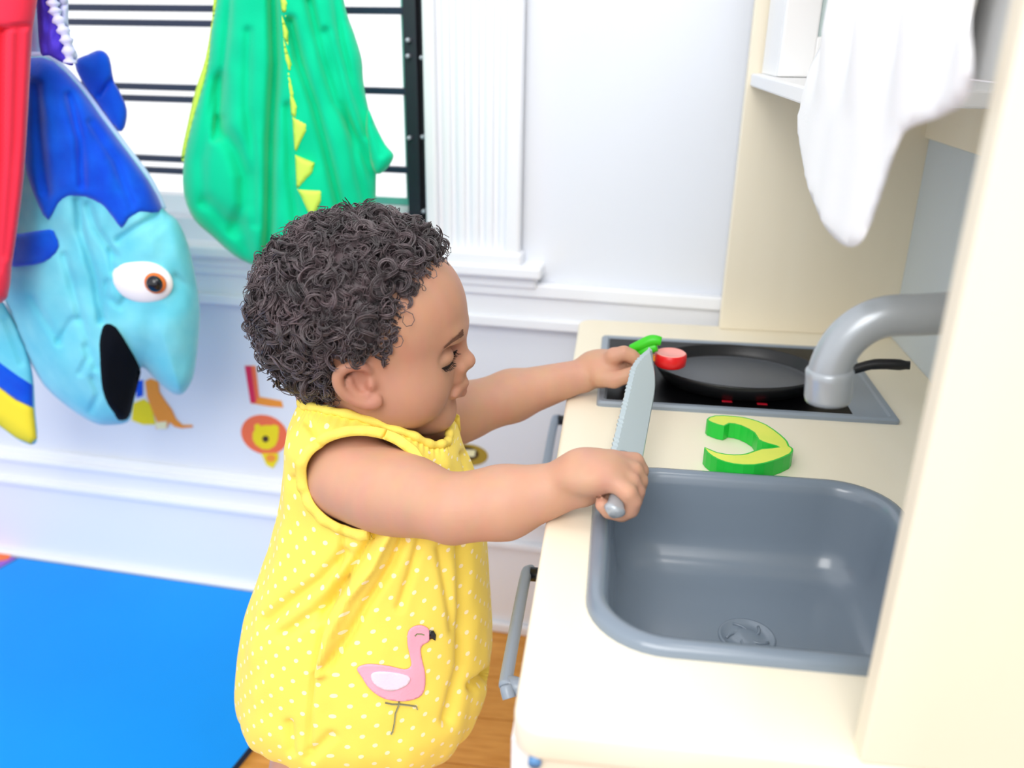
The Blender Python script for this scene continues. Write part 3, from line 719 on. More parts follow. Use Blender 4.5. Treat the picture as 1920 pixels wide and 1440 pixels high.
# ------------------------------------------------------------------ wall stickers
def decal(name, shapes, label, cat='sticker'):
    """shapes: [(part name, px outline, material, layer)] flat pieces stuck on the wall"""
    root = None
    for nm, ol, m, lay in shapes:
        p2 = [at_w(a, b, .0006*(lay+1)) for a, b in ol]
        bm = bmesh.new(); vs = [bm.verts.new((s, -.0006*lay-.0002, z)) for s, z in p2]; f = bm.faces.new(vs)
        r = bmesh.ops.extrude_face_region(bm, geom=[f])
        for v in r['geom']:
            if isinstance(v, bmesh.types.BMVert): v.co.y -= .0007
        if root is None:
            o = bmo(name, bm, m); on_wall(o); root = o; tag(o, label, cat); bpy.context.view_layer.update()
        else:
            o = bmo(nm, bm, m); o.parent = root
    return root
def ell(cx, cy, rx, ry, rot=0, n=28):
    c, s = math.cos(rot), math.sin(rot)
    return [(cx+rx*math.cos(a)*c-ry*math.sin(a)*s, cy+rx*math.cos(a)*s+ry*math.sin(a)*c) for a in (2*math.pi*i/n for i in range(n))]
decal('letter_sticker', [('letter', [(459, 686), (479, 686), (486, 744), (528, 752), (531, 764), (505, 762), (470, 756)], M['st_amber'], 0), ('letter_shade', [(459, 686), (471, 686), (480, 755), (470, 756)], M['st_red'], 1),
      ('letter_front', [(471, 687), (478, 687), (485, 744), (480, 754)], M['st_orange'], 1)], 'red and amber letter L sticker on the wall')
decal('lion_sticker', [('mane', ell(496, 815, 45, 36, .35), M['st_orange'], 0), ('face', [(477, 797), (484, 794), (489, 799), (500, 797), (508, 798), (513, 796), (522, 799), (523, 808), (521, 825), (516, 836), (504, 843), (492, 842), (480, 834), (474, 824), (474, 812), (478, 806)], M['st_yellow'], 1),
      ('nose', ell(498, 823, 6, 6), M['st_brown'], 2), ('body', [(490, 850), (522, 850), (522, 862), (512, 878), (500, 872)], M['st_yellow'], 1), ('chest', ell(508, 859, 9, 7), M['st_amber'], 2)], 'orange lion head sticker with yellow face on the wall')
decal('giraffe_sticker', [('body', [(272, 715), (282, 710), (297, 716), (299, 735), (310, 752), (322, 768), (330, 786), (342, 797), (360, 797), (362, 801), (340, 803), (328, 800), (318, 792), (314, 800), (312, 804), (292, 804), (294, 790), (286, 770), (276, 745)], M['st_amber'], 1),
      ('belly', [(292, 792), (313, 790), (312, 804), (294, 804)], M['st_cream'], 2), ('yellow_spot', [(250, 756), (270, 748), (284, 760), (292, 796), (268, 796), (247, 788)], M['st_yellow'], 0), ('blue_spot', [(255, 715), (268, 712), (268, 742), (256, 746)], M['royal'], 0)], 'orange long-tailed animal sticker below the fish mouth')
decal('tiger_sticker', [('head', ell(878, 853, 37, 20, .1), M['st_olive'], 0), ('stripes', ell(872, 850, 26, 13, .1), M['st_brown'], 1), ('muzzle', [(862, 843), (892, 844), (890, 856), (864, 856)], M['st_cream'], 2)], 'olive oval animal face sticker on the wall below the far arm')
decal('orange_sticker', [('orange', [(856, 812), (874, 812), (880, 824), (872, 832), (856, 830)], M['st_orange'], 0), ('dark', [(840, 820), (866, 818), (866, 828), (846, 832)], M['st_brown'], 1)], 'small orange and brown sticker half hidden behind the chin')

# ------------------------------------------------------------------ mats on the floor
e1_, e2_ = at_z(481, 1385, FLOOR+.012), at_z(436, 1440, FLOOR+.012)
dm = (e1_-e2_); dm /= np.linalg.norm(dm)
wy = lambda x: WA-WT*x-.028
def isect():                                            # where the mat's right edge meets the baseboard
    p = e1_.copy()
    t = (wy(p[0])-p[1])/(dm[1]+WT*dm[0]); return p+dm*t
c_ = isect(); L0 = at_z(47, 1036, FLOOR+.012)
bl = [(e1_-dm*.9)[:2], c_[:2], (L0[0], wy(L0[0])), tuple(at_z(0, 1065, FLOOR+.012)[:2]), tuple((at_z(0, 1065, FLOOR+.012)+(at_z(0, 1065, FLOOR+.012)-L0)*4)[:2]), (-2.2, .0), (-1.9, -.6)]
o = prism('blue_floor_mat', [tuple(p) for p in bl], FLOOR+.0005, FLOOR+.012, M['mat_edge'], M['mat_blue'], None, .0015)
tag(o, 'blue foam exercise mat lying on the wooden floor', 'mat')
pA = at_z(0, 1066, FLOOR+.012); 
pl = [(L0[0]-.002, wy(L0[0])-.001), tuple(pA[:2]-np.array([.002, 0])), tuple((pA+(pA-L0)*3)[:2]-np.array([.002, 0])), (-1.6, .55), (-1.5, wy(-1.5)-.002)]
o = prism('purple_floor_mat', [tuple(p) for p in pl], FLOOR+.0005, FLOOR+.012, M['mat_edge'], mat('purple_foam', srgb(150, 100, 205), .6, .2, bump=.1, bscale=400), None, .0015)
tag(o, 'purple floor mat corner with orange shape beside the blue mat', 'mat')
ol = [at_z(a, b, FLOOR+.0125)[:2] for a, b in ell(-4, 1043, 24, 9)]
oo = prism('orange_shape', [tuple(p) for p in ol], FLOOR+.012, FLOOR+.0128, M['orange_foam'], M['orange_foam'], o, .0003)

# ------------------------------------------------------------------ the child: one continuous body from a smooth distance field
person = empty('person', (-.21, .31, FLOOR), 'toddler with dark curls in a yellow romper standing at the play kitchen', 'person')
HS = .00185
GMIN = np.array([-.345, .165, FLOOR-.004]); GMAX = np.array([.10, .52, .725])
GN = np.ceil((GMAX-GMIN)/HS).astype(int)+1
FLD = np.full(GN, 1., np.float32)
def region(lo, hi):
    a = np.clip(((np.array(lo)-GMIN)/HS).astype(int), 0, GN-1); b = np.clip(((np.array(hi)-GMIN)/HS).astype(int)+2, 1, GN)
    return a, b
def grid(a, b):
    ax = [GMIN[i]+HS*np.arange(a[i], b[i]) for i in range(3)]
    X, Y, Z = np.meshgrid(*ax, indexing='ij'); return np.stack([X, Y, Z], -1).astype(np.float32)
def smin(A, B, k):
    h = np.maximum(k-np.abs(A-B), 0)/k; return np.minimum(A, B)-h*h*k*.25
def smax(A, B, k): return -smin(-A, -B, k)
def put(lo, hi, fn, k, sub=False):
    m = k+.006; a, b = region(np.array(lo)-m, np.array(hi)+m)
    if (b <= a).any(): return
    P = grid(a, b); d = fn(P).astype(np.float32); sl = tuple(slice(a[i], b[i]) for i in range(3))
    FLD[sl] = smax(FLD[sl], -d, k) if sub else smin(FLD[sl], d, k)
def ellip(c, r, k=.01, R=None, sub=False):
    c = np.array(c, float); r = np.array(r, float); R = np.eye(3) if R is None else np.array(R)   # columns of R: local axes
    ext = np.sqrt(((R*r)**2).sum(1))
    def f(P):
        q = (P-c)@R; k0 = np.linalg.norm(q/r, axis=-1); k1 = np.linalg.norm(q/(r*r), axis=-1)+1e-9
        return k0*(k0-1)/k1
    put(c-ext, c+ext, f, k, sub)
def caps(a, b, ra, rb, k=.01, sub=False):
    a = np.array(a, float); b = np.array(b, float); ab = b-a
    def f(P):
        t = np.clip(((P-a)@ab)/(ab@ab+1e-12), 0, 1); return np.linalg.norm(P-(a+t[..., None]*ab), axis=-1)-(ra+(rb-ra)*t)
    R_ = max(ra, rb); put(np.minimum(a, b)-R_, np.maximum(a, b)+R_, f, k, sub)
def chain(pts, rs, k=.006, kin=None):
    for i in range(len(pts)-1): caps(pts[i], pts[i+1], rs[i], rs[i+1], k if i == 0 else (kin or .003))

# head frame
HY, HP, HR = math.radians(5), math.radians(-2), math.radians(0)
hc = at_y(680, 622, .320)
fx = np.array([math.cos(HY)*math.cos(HP), math.sin(HY)*math.cos(HP), -math.sin(HP)]); lf = np.array([-math.sin(HY), math.cos(HY), 0.]); uz = np.cross(fx, lf)
lf2 = lf*math.cos(HR)+uz*math.sin(HR); uz = np.cross(fx, lf2); lf = lf2
HM = np.stack([fx, lf, uz], 1)
HSC = .97
def H(x, y, z): return hc+HM@(np.array([x, y, z])*HSC)
def HE(x, y, z, rx, ry, rz, k=.01, rot=None, sub=False): ellip(H(x, y, z), np.array([rx, ry, rz])*HSC, k, HM if rot is None else HM@rot, sub)
def rotY(a): c, s = math.cos(a), math.sin(a); return np.array([[c, 0, s], [0, 1, 0], [-s, 0, c]])
def rotZ(a): c, s = math.cos(a), math.sin(a); return np.array([[c, -s, 0], [s, c, 0], [0, 0, 1]])
def rotX(a): c, s = math.cos(a), math.sin(a); return np.array([[1, 0, 0], [0, c, -s], [0, s, c]])

# torso, neck, legs
caps((-.190, .31, .20), (-.175, .31, .42), .066, .055, .02)
ellip((-.165, .31, .43), (.053, .065, .046), .03)
caps((-.185, .313, .44), H(-.028, 0, -.05), .036, .036, .03)
for s in (-1, 1):
    hp = np.array([-.222, .31+s*.038, .16]); an = np.array([-.248 if s < 0 else -.20, .31+s*.042, FLOOR+.035]); kn = (hp+an)/2+np.array([.012, s*.004, 0])
    caps(hp, kn, .050, .038, .02); caps(kn, an, .037, .025, .008)
    ellip(an+np.array([.022, 0, -.016]), (.042, .021, .017), .012)
    for t in range(5): ellip(an+np.array([.060-abs(t-1)*.004, s*(-.015+t*.0078), -.024]), (.009, .005 if t else .007, .007), .004)

# head
HE(.002, 0, .018, .082, .070, .073, .02)
HE(.028, 0, -.028, .052, .054, .056, .03)
HE(.045, 0, .022, .040, .055, .040, .03)
for s in (-1, 1):
    HE(.043, s*.034, -.042, .031, .028, .030, .02)          # full cheeks
    HE(.022, s*.034, -.046, .034, .023, .026, .02)
HE(.058, 0, -.076, .020, .022, .018, .018)                  # chin
HE(.034, 0, -.076, .034, .026, .016, .02)                   # under the jaw
for s in (-1, 1): HE(.079, s*.026, -.012, .012, .015, .010, .010, sub=True)   # sockets
HE(.084, 0, .004, .005, .028, .005, .012)                   # brow line
caps(H(.080, 0, -.004), H(.0885, 0, -.026), .0048*HSC, .0065*HSC, .009)       # nose bridge
HE(.0905, 0, -.028, .0078, .0085, .0070, .006)
for s in (-1, 1):
    HE(.0850, s*.0098, -.0315, .0060, .0055, .0052, .004)
    HE(.0700, s*.0265, -.0135, .0125, .0135, .0098, .004)   # closed-down upper lids over the eyes
HE(.0830, 0, -.0415, .006, .013, .008, .008)                # philtrum
caps(H(.0868, 0, -.0490), H(.0800, -.0155, -.0545), .0042, .0028, .004); caps(H(.0868, 0, -.0490), H(.0800, .0155, -.0545), .0042, .0028, .004)
caps(H(.0845, 0, -.0575), H(.0790, -.0130, -.0565), .0042, .0026, .0035); caps(H(.0845, 0, -.0575), H(.0790, .0130, -.0565), .0042, .0026, .0035)
caps(H(.0965, -.010, -.0545), H(.0965, .010, -.0545), .004, .004, .002, sub=True)
# ears
EC = []
for s in (-1, 1):
    E = lambda x, z, o: H(.012+.8*(.94*x-.29*z), s*(.066+o*.9), -.022+.8*(.34*x+.80*z))
    HE(.012, s*.062, -.022, .013, .010, .017, .006, rotY(-.36))
    hel = [(.010, .012, .004), (.006, .024, .008), (-.006, .029, .011), (-.017, .023, .013), (-.020, .008, .013), (-.016, -.008, .011), (-.007, -.021, .009), (.002, -.027, .007)]
    pts = [E(*q) for q in hel]
    P_ = smooth_path(pts, 3); chain(P_, [.0031]*len(P_), .004, .004)
    ellip(E(.005, -.025, .005), (.0056, .0042, .0062), .004, HM)             # lobe
    HE(.012, s*.075, -.019, .0088, .0060, .0105, .0035, rotY(-.36), sub=True)  # shell hollow
    P_ = smooth_path([E(-.009, .015, .006), E(-.011, .004, .007), E(-.007, -.010, .007), (E(.001, -.014, .006))], 3); chain(P_, [.0022]*len(P_), .003, .003)
    ellip(E(.008, -.004, .005), (.0035, .0036, .0045), .004, HM)             # tragus
# near (right) arm
SH = at_y(652, 892, .264); EL = at_y(845, 948, .222); WR = at_y(1079, 907, .226)
UA = at_y(735, 918, .236)
caps(SH+np.array([-.004, .03, -.004]), SH, .032, .0345, .02)
EL = EL+np.array([0, 0, -.003]); caps(SH, EL, .0335, .0275, .012); ellip((SH*.55+EL*.45)+np.array([0, 0, -.004]), (.042, .029, .0305), .02)
FA = at_y(945, 942, .222)
caps(EL+np.array([.004, 0, .001]), FA, .0278, .0280, .004); caps(FA, WR, .0280, .0175, .008)
# near hand, a fist on the knife handle
def hand_fist():
    pc_ = kp(.036, -.004, 0)+np.array([-.015, .002, .010])
    ellip(pc_+np.array([-.004, 0, -.001]), (.0285, .0250, .0160), .010, rotY(-.12)@rotZ(-.1))
    caps(WR+np.array([.006, 0, .0]), pc_+np.array([-.010, 0, -.001]), .0166, .0165, .005)
    up = KN if KN[2] > 0 else -KN; sd = KW
    for i, (s, r, ln) in enumerate(((.0590, .0071, 1.0), (.0455, .0073, 1.05), (.0320, .0071, 1.0), (.0190, .0066, .93))):
        c = kp(s, 0, 0); R = .0130*ln
        pts = [pc_*.40+(c+up*.0150-sd*.004)*.60]
        for a in (70, 30, -10, -50, -95, -130):
            an = math.radians(a); pts.append(c+sd*(math.cos(an)*R)+up*(math.sin(an)*(R*.92)))
        rs = [r*1.1, r*1.06, r, r, r, r*.95, r*.85]
        caps(pts[0], pts[1], rs[0], rs[1], .005)
        for j in range(1, len(pts)-1): caps(pts[j], pts[j+1], rs[j], rs[j+1], .0006 if j > 1 else .0012)
    t0 = pc_+np.array([-.010, .010, -.008]); t1 = kp(.064, -.015, -.007); t2 = kp(.078, -.009, -.010)
    caps(t0, t1, .0095, .0080, .005); caps(t1, t2, .0080, .0066, .0015)
hand_fist()
# far (left) arm
SH2 = np.array([-.165, .372, .475]); EL2 = at_y(868, 772, .425); WR2 = at_y(1084, 706, .468); FA2 = at_y(960, 742, .447)
caps(SH2+np.array([-.01, -.03, .0]), SH2, .033, .034, .02); caps(SH2, EL2, .034, .0285, .012)
caps(EL2, FA2, .0280, .0262, .010); caps(FA2, WR2, .0262, .0172, .008)
def hand_pinch():
    pc_ = at_y(1127, 691, .474)
    ellip(pc_, (.029, .022, .0200), .004, rotY(-.1))
    caps(WR2+np.array([.006, 0, 0]), pc_+np.array([-.008, 0, 0]), .0162, .0165, .003)
    tg = at_y(1192, 668, .474)                               # the pinched piece
    specs = [((1150, 668), (1170, 662), (1184, 668), (1193, 674), .462, .0072), ((1152, 672), (1172, 668), (1188, 680), (1192, 688), .474, .0073),
             ((1150, 680), (1172, 676), (1186, 690), (1186, 700), .486, .0070), ((1146, 688), (1164, 686), (1176, 700), (1174, 708), .496, .0062)]
    for a, b, c, d, v, r in specs:
        pts = [at_y(*a, v), at_y(*b, v), at_y(*c, v), at_y(*d, v)]
        caps(pts[0]*.6+pc_*.4, pts[0], r*1.15, r*1.1, .006); caps(pts[0], pts[1], r*1.1, r*1.05, .004); caps(pts[1], pts[2], r*1.05, r, .0012); caps(pts[2], pts[3], r, r*.9, .0012)
    t = [at_y(1125, 708, .455), at_y(1152, 712, .450), at_y(1174, 705, .450), at_y(1192, 696, .452)]
    caps(t[0], t[1], .0095, .0088, .005); caps(t[1], t[2], .0085, .0076, .0016); caps(t[2], t[3], .0076, .0062, .0012)
hand_pinch()

def surface_nets(Fd):
    inn = Fd < 0; nx, ny, nz = Fd.shape
    c = np.zeros((nx-1, ny-1, nz-1), np.int8)
    for dx in (0, 1):
        for dy in (0, 1):
            for dz in (0, 1): c += inn[dx:nx-1+dx, dy:ny-1+dy, dz:nz-1+dz]
    cells = np.argwhere((c > 0) & (c < 8)); idx = -np.ones(c.shape, np.int32); idx[tuple(cells.T)] = np.arange(len(cells))
    acc = np.zeros((len(cells), 3)); cnt = np.zeros(len(cells))
    cor = np.array([(x, y, z) for x in (0, 1) for y in (0, 1) for z in (0, 1)])
    vals = np.stack([Fd[tuple((cells+q).T)] for q in cor], 1)
    for i in range(8):
        for j in range(i+1, 8):
            if np.abs(cor[i]-cor[j]).sum() != 1: continue
            a, b = vals[:, i], vals[:, j]; m = (a < 0) != (b < 0)
            t = np.where(m, a/(a-b+1e-20), 0); p = cor[i]+t[:, None]*(cor[j]-cor[i])
            acc[m] += p[m]; cnt[m] += 1
    V = cells+acc/cnt[:, None]
    Q = []
    for ax in range(3):
        o = [0, 0, 0]; o[ax] = 1
        A = inn[:nx-o[0], :ny-o[1], :nz-o[2]]; B = inn[o[0]:, o[1]:, o[2]:]
        e = np.argwhere(A != B); u, w = [(1, 2), (2, 0), (0, 1)][ax]
        ok = (e[:, u] > 0) & (e[:, w] > 0) & (e[:, u] < Fd.shape[u]-1) & (e[:, w] < Fd.shape[w]-1); e = e[ok]
        du = np.zeros(3, int); du[u] = 1; dw = np.zeros(3, int); dw[w] = 1
        q = np.stack([idx[tuple((e-du-dw).T)], idx[tuple((e-dw).T)], idx[tuple(e.T)], idx[tuple((e-du).T)]], 1)
        fl = ~A[tuple(e.T)]; q[fl] = q[fl][:, ::-1]
        Q.append(q)
    return V, np.concatenate(Q)
Vb, Qb = surface_nets(FLD); Vb = GMIN+Vb*HS
del FLD
me = bpy.data.meshes.new('body')
me.vertices.add(len(Vb)); me.vertices.foreach_set('co', Vb.ravel())
me.loops.add(Qb.size); me.loops.foreach_set('vertex_index', Qb.ravel().astype(np.int32))
me.polygons.add(len(Qb)); me.polygons.foreach_set('loop_start', np.arange(0, Qb.size, 4, dtype=np.int32)); me.polygons.foreach_set('loop_total', np.full(len(Qb), 4, np.int32))
me.update(); me.validate()
# a little relaxing
bm = bmesh.new(); bm.from_mesh(me)
bmesh.ops.smooth_vert(bm, verts=bm.verts, factor=.5, use_axis_x=True, use_axis_y=True, use_axis_z=True)
bm.to_mesh(me); bm.free()
n = len(me.vertices); co = np.empty(n*3); me.vertices.foreach_get('co', co); co = co.reshape(-1, 3)
base = np.array(srgb(207, 158, 132)[:3]); lipc = np.array(srgb(168, 96, 84)[:3]); knuck = np.array(srgb(214, 150, 122)[:3]); nail = np.array(srgb(232, 180, 160)[:3])
colr = np.tile(base, (n, 1))
L_ = (co-hc)@HM/HSC
def blend(mask, c):
    global colr
    mask = np.clip(mask, 0, 1)[:, None]; colr = colr*(1-mask)+c*mask
blend(.8*np.exp(-(((L_[:, 0]-.088)/.010)**2+(L_[:, 1]/.015)**2+((L_[:, 2]+.0545)/.0065)**2)**2), lipc)
hd_ = np.clip(1.2-np.linalg.norm(L_/np.array([.11, .09, .10]), axis=1), 0, .25)*4
blend(hd_*.6, np.array(srgb(184, 132, 106)[:3]))
blend(.35*np.exp(-(((L_[:, 0]-.013)/.018)**2+((np.abs(L_[:, 1])-.078)/.014)**2+((L_[:, 2]+.024)/.03)**2)**2), lipc)
ca = me.color_attributes.new('tint', 'FLOAT_COLOR', 'POINT'); ca.data.foreach_set('color', np.concatenate([colr, np.ones((n, 1))], 1).ravel())
body = link('body', me, M['skin'], person)
bvh_body = BVHTree.FromPolygons([Vector(v) for v in co], [tuple(p.vertices) for p in me.polygons])

# eyes: a dark line of lashes under the lowered lid, a sliver of eye, eyebrows
def on_head(x, y, z, off=.0004):
    """push a head-space point sideways onto the skin"""
    o = H(x, y, z); d = HM@np.array([.75, math.copysign(.65, y), 0]); d /= np.linalg.norm(d)
    h = bvh_body.ray_cast(Vector(o+d*.06), Vector(-d), .12)
    return (np.array(h[0])+np.array(h[1])*off) if h[0] is not None else o
for s in (-1, 1):
    V, Fc = [], []
    arc = [(.084, .011, -.0140), (.081, .018, -.0175), (.077, .0245, -.0198), (.073, .031, -.0205), (.069, .037, -.0195)]
    pts = smooth_path([on_head(x, s*y, z, .0002) for x, y, z in arc], 5)
    tube(V, Fc, pts, [.0004+.0007*math.sin(math.pi*i/(len(pts)-1)) for i in range(len(pts))], 6)
    random.seed(5)
    for i in range(2, len(pts)-1):
        for r in range(2):
            p = pts[i]; f = i/len(pts)
            dr = HM@np.array([.75+random.uniform(-.15, .15), s*(.1+.7*f), -.35+random.uniform(-.15, .1)]); dr /= np.linalg.norm(dr)
            q = p+dr*.0035+HM@np.array([0, 0, -.0006]); w = p+dr*.0062+HM@np.array([0, 0, .0006])
            tube(V, Fc, [p, q, w], [.00028, .00024, .00008], 4)
    pyd('eyelashes', V, Fc, M['lash'], person)
    V, Fc = [], []
    arc = [(.084, .012, -.0155), (.081, .018, -.0195), (.077, .0245, -.0222), (.073, .031, -.0226), (.070, .035, -.0208)]
    pts2 = smooth_path([on_head(x, s*y, z, -.0001) for x, y, z in arc], 5)
    tube(V, Fc, pts2, [.0004+.0012*math.sin(math.pi*i/(len(pts2)-1)) for i in range(len(pts2))], 6)
    pyd('eye', V, Fc, M['iris'], person)
    V, Fc = [], []
    random.seed(9)
    for i in range(230):
        f = random.random(); y = .009+.030*f; z = .0065-.0055*f*f+random.uniform(-.0027, .0027)*(1-f*.6)
        p = on_head(.075, s*y, z, .0002); q = on_head(.075, s*(y+.0045), z+.0016*(.4-f), .0006)
        tube(V, Fc, [p, (p+q)/2+(np.array(fx)*.0002), q], [.0003, .0003, .0001], 4, cap=False)
    pyd('eyebrow', V, Fc, M['brow'], person)

# hair: a soft dark mass covered in small curls
def hair_mask(x, z):                                      # >0 where hair grows (side view of the head)
    zs = [-.09, -.062, -.050, -.030, -.010, .012, .035, .055, .066, .076, .12]
    xs = [-.040, -.034, -.020, .004, .030, .038, .047, .064, .078, .09, .12]
    return np.interp(z, zs, xs)-x
random.seed(11); rng = np.random.RandomState(4)
bm = bmesh.new(); bmesh.ops.create_icosphere(bm, subdivisions=5, radius=1)
for v in bm.verts:
    d = np.array(v.co); p = np.array([.002, 0, .018])+d*np.array([.082, .070, .073])
    m = float(hair_mask(p[0], p[2])); low = min(1, max(0, (p[2]+.068)/.02))
    e = min(1, max(0, m/.02))*low*(0 if (p[2] < .002 and p[0] > -.016) else 1)
    nn = .5+.5*noise.noise((d[0]*7, d[1]*7, d[2]*7))
    p = np.array([.002, 0, .018])+d*(np.array([.082, .070, .073])+(-.006+e*(.008+.007*nn)))
    v.co = H(*p)
hm = bpy.data.meshes.new('hair'); bm.to_mesh(hm); Vh = [tuple(v.co) for v in bm.verts]; Fh = [tuple(v.index for v in f.verts) for f in bm.faces]; bm.free()
V, Fc = list(map(np.array, Vh)), list(Fh)
cnt = 0; tries = 0
while cnt < 1500 and tries < 30000:
    tries += 1
    d = rng.normal(size=3); d /= np.linalg.norm(d)
    if d[1] > .55 and rng.rand() < .6: continue
    base_p = np.array([.002, 0, .018])+d*np.array([.082, .070, .073])
    m = hair_mask(base_p[0], base_p[2])
    if m < .001 or base_p[2] < -.066+rng.rand()*.01: continue
    if base_p[2] < .002 and -.014 < base_p[0] < .027 and abs(base_p[1]) > .03: continue   # keep the ear free
    if base_p[2] < -.030 and base_p[0] > -.014: continue
    edge = min(1, m/.03); lift = (.001+.0125*rng.rand()**.8)*(.35+.65*edge)
    c = base_p+d*lift
    ax = rng.normal(size=3)+d*.8; ax /= np.linalg.norm(ax); a = np.cross(ax, [0.3, .5, .8]); a /= np.linalg.norm(a); b = np.cross(ax, a)
    R = (.0045+.0055*rng.rand())*(.4+.6*edge); turns = .8+1.0*rng.rand(); ln = R*(.8+2.0*rng.rand()); N = int(13*turns)+5
    ph = rng.rand()*6.28; nst = 7
    for q in range(nst):
        off = rng.normal(size=3)*.0008; dR = 1+.12*rng.normal(); dp = .25*rng.normal(); t1 = 1-.25*rng.rand()
        pts = [H(*(c+off+ax*(ln*(t-.5))+(a*math.cos(ph+dp+t*turns*6.283)+b*math.sin(ph+dp+t*turns*6.283))*R*dR*(1-.3*t))) for t in np.linspace(0, t1, N)]
        tr = .00030+.00030*rng.rand()
        tube(V, Fc, pts, [tr]*(N-1)+[tr*.4], 3, cap=False)
    cnt += 1
for i in range(1500):                                     # loose flyaway strands
    d = rng.normal(size=3); d /= np.linalg.norm(d); bp0 = np.array([.002, 0, .018])+d*np.array([.082, .070, .073])
    m = hair_mask(bp0[0], bp0[2])
    if m < .002 or bp0[2] < -.06 or (bp0[2] < .002 and bp0[0] > -.014): continue
    p = bp0+d*(.004+.007*rng.rand()); st = rng.normal(size=3); st = st-d*(st@d); st /= np.linalg.norm(st); w = np.cross(d, st)
    pts = []; L0_ = .006+.012*rng.rand(); R = .003+.003*rng.rand()
    for t in np.linspace(0, 1, 9): pts.append(H(*(p+d*L0_*t*.7+st*R*math.sin(t*7)+w*R*(math.cos(t*7)-1))))
    tube(V, Fc, pts, .00035, 3, cap=False)
hair = pyd('hair', V, Fc, M['hair'], person); hair['label'] = 'short dark brown tight curls'

# ------------------------------------------------------------------ romper
def P3(px, py, v=.31): return at_y(px, py, v)
rings = [((630, 1294), (770, 1372), .045), ((588, 1302), (806, 1386), .056), ((546, 1304), (838, 1384), .072), ((515, 1300), (864, 1366), .086), ((489, 1288), (890, 1342), .098), ((470, 1280), (906, 1312), .108), ((464, 1250), (918, 1272), .113),
         ((466, 1205), (920, 1220), .110), ((474, 1145), (916, 1150), .104), ((489, 1090), (912, 1090), .098), ((506, 1040), (909, 1040), .092), ((522, 990), (905, 990), .087), ((533, 940), (898, 945), .083), ((541, 900), (885, 905), .081),
         ((545, 860), (872, 878), .082), ((548, 825), (864, 860), .082), ((551, 798), (858, 846), .083), ((556, 775), (853, 837), .074), ((563, 758), (848, 830), .059), ((571, 746), (842, 826), .046)]
RN = len(rings)
def ring_at(t):
    i = min(int(t), RN-2); f = t-i
    def cr(q): # catmull
        a, b, c, d = (np.array(q(j), float) for j in (max(i-1, 0), i, i+1, min(i+2, RN-1)))
        return .5*((2*b)+(-a+c)*f+(2*a-5*b+4*c-d)*f*f+(-a+3*b-3*c+d)*f**3)
    L = cr(lambda j: P3(*rings[j][0])); Rr = cr(lambda j: P3(*rings[j][1])); w = float(cr(lambda j: (rings[j][2],))[0])
    return L, Rr, w
# arc-length spacing
ts = np.linspace(0, RN-1, 600); cs = [ (ring_at(t)[0]+ring_at(t)[1])/2 for t in ts]
al = np.concatenate([[0], np.cumsum([np.linalg.norm(cs[i+1]-cs[i])+.5*abs(ring_at(ts[i+1])[2]-ring_at(ts[i])[2]) for i in range(len(ts)-1)])])
NR, NC = 210, 320
tt = np.interp(np.linspace(0, al[-1], NR), al, ts)
AC = P3(664, 905, .25); ARX, ARZ = .0425, .047
AN = np.array([0, -.9, .436]); AE1 = np.array([1., 0, 0]); AE2 = np.array([0, .436, .9])
_B, _T = P3(662, 994, .228), P3(652, 812, .252); AC = (_B+_T)/2; ARZ = abs((_T-_B)@AE2)/2
_l, _r = P3(577, 905, AC[1])[0], P3(790, 905, AC[1])[0]; AC[0] = (_l+_r)/2; ARX = (_r-_l)/2
AC2 = np.array([AC[0], .62-AC[1], AC[2]])
V = []; UV = []
def px_of(p):
    d = np.array(p)-CAM; k = d@FW; return np.array([960+FPX*(d@RT)/k, 720-FPX*(d@UP)/k])
folds = [([(735, 985), (700, 1060), (655, 1120), (620, 1190), (600, 1260)], 9, -.0060), ([(712, 985), (672, 1050), (640, 1100), (600, 1160)], 8, .0075), ([(760, 1000), (735, 1060), (690, 1130), (650, 1200), (610, 1250)], 8, .0060), ([(645, 1040), (600, 1090), (540, 1130), (500, 1165)], 10, .0045),
         ([(640, 1100), (590, 1150), (530, 1190)], 10, .004), ([(790, 1010), (770, 1080), (750, 1140)], 8, .003), ([(870, 1020), (872, 1150), (868, 1250), (840, 1350)], 12, .0055), ([(826, 1030), (838, 1100), (850, 1180)], 9, .003),
         ([(650, 985), (642, 1010), (622, 1110), (600, 1200), (584, 1290), (578, 1410)], 4, .0028), ([(890, 1290), (922, 1262)], 9, .006), ([(620, 1380), (580, 1420)], 9, .003), ([(540, 1360), (545, 1410)], 8, .003), ([(548, 900), (572, 930)], 6, .003), ([(575, 790), (598, 830), (606, 850)], 6, .003), ([(870, 850), (878, 880)], 6, .003)]
rows = []
for r in range(NR):
    L, Rr, w = ring_at(tt[r]); c = (L+Rr)/2; hx = (Rr-L)/2; row = []; u_ = min(1, max(0, (tt[r]-12.5)/(RN-1-12.5))); lft = .020*u_*u_*(3-2*u_)
    for k in range(NC):
        a = 2*math.pi*k/NC; ca, sa = math.cos(a), math.sin(a)
        e = .88; cx = math.copysign(abs(ca)**e, ca); sy = math.copysign(abs(sa)**e, sa)
        p = c+hx*cx+np.array([0, -w*sy, lft*sa*sa]); row.append(p)
    rows.append(row)
RW = np.array(rows)
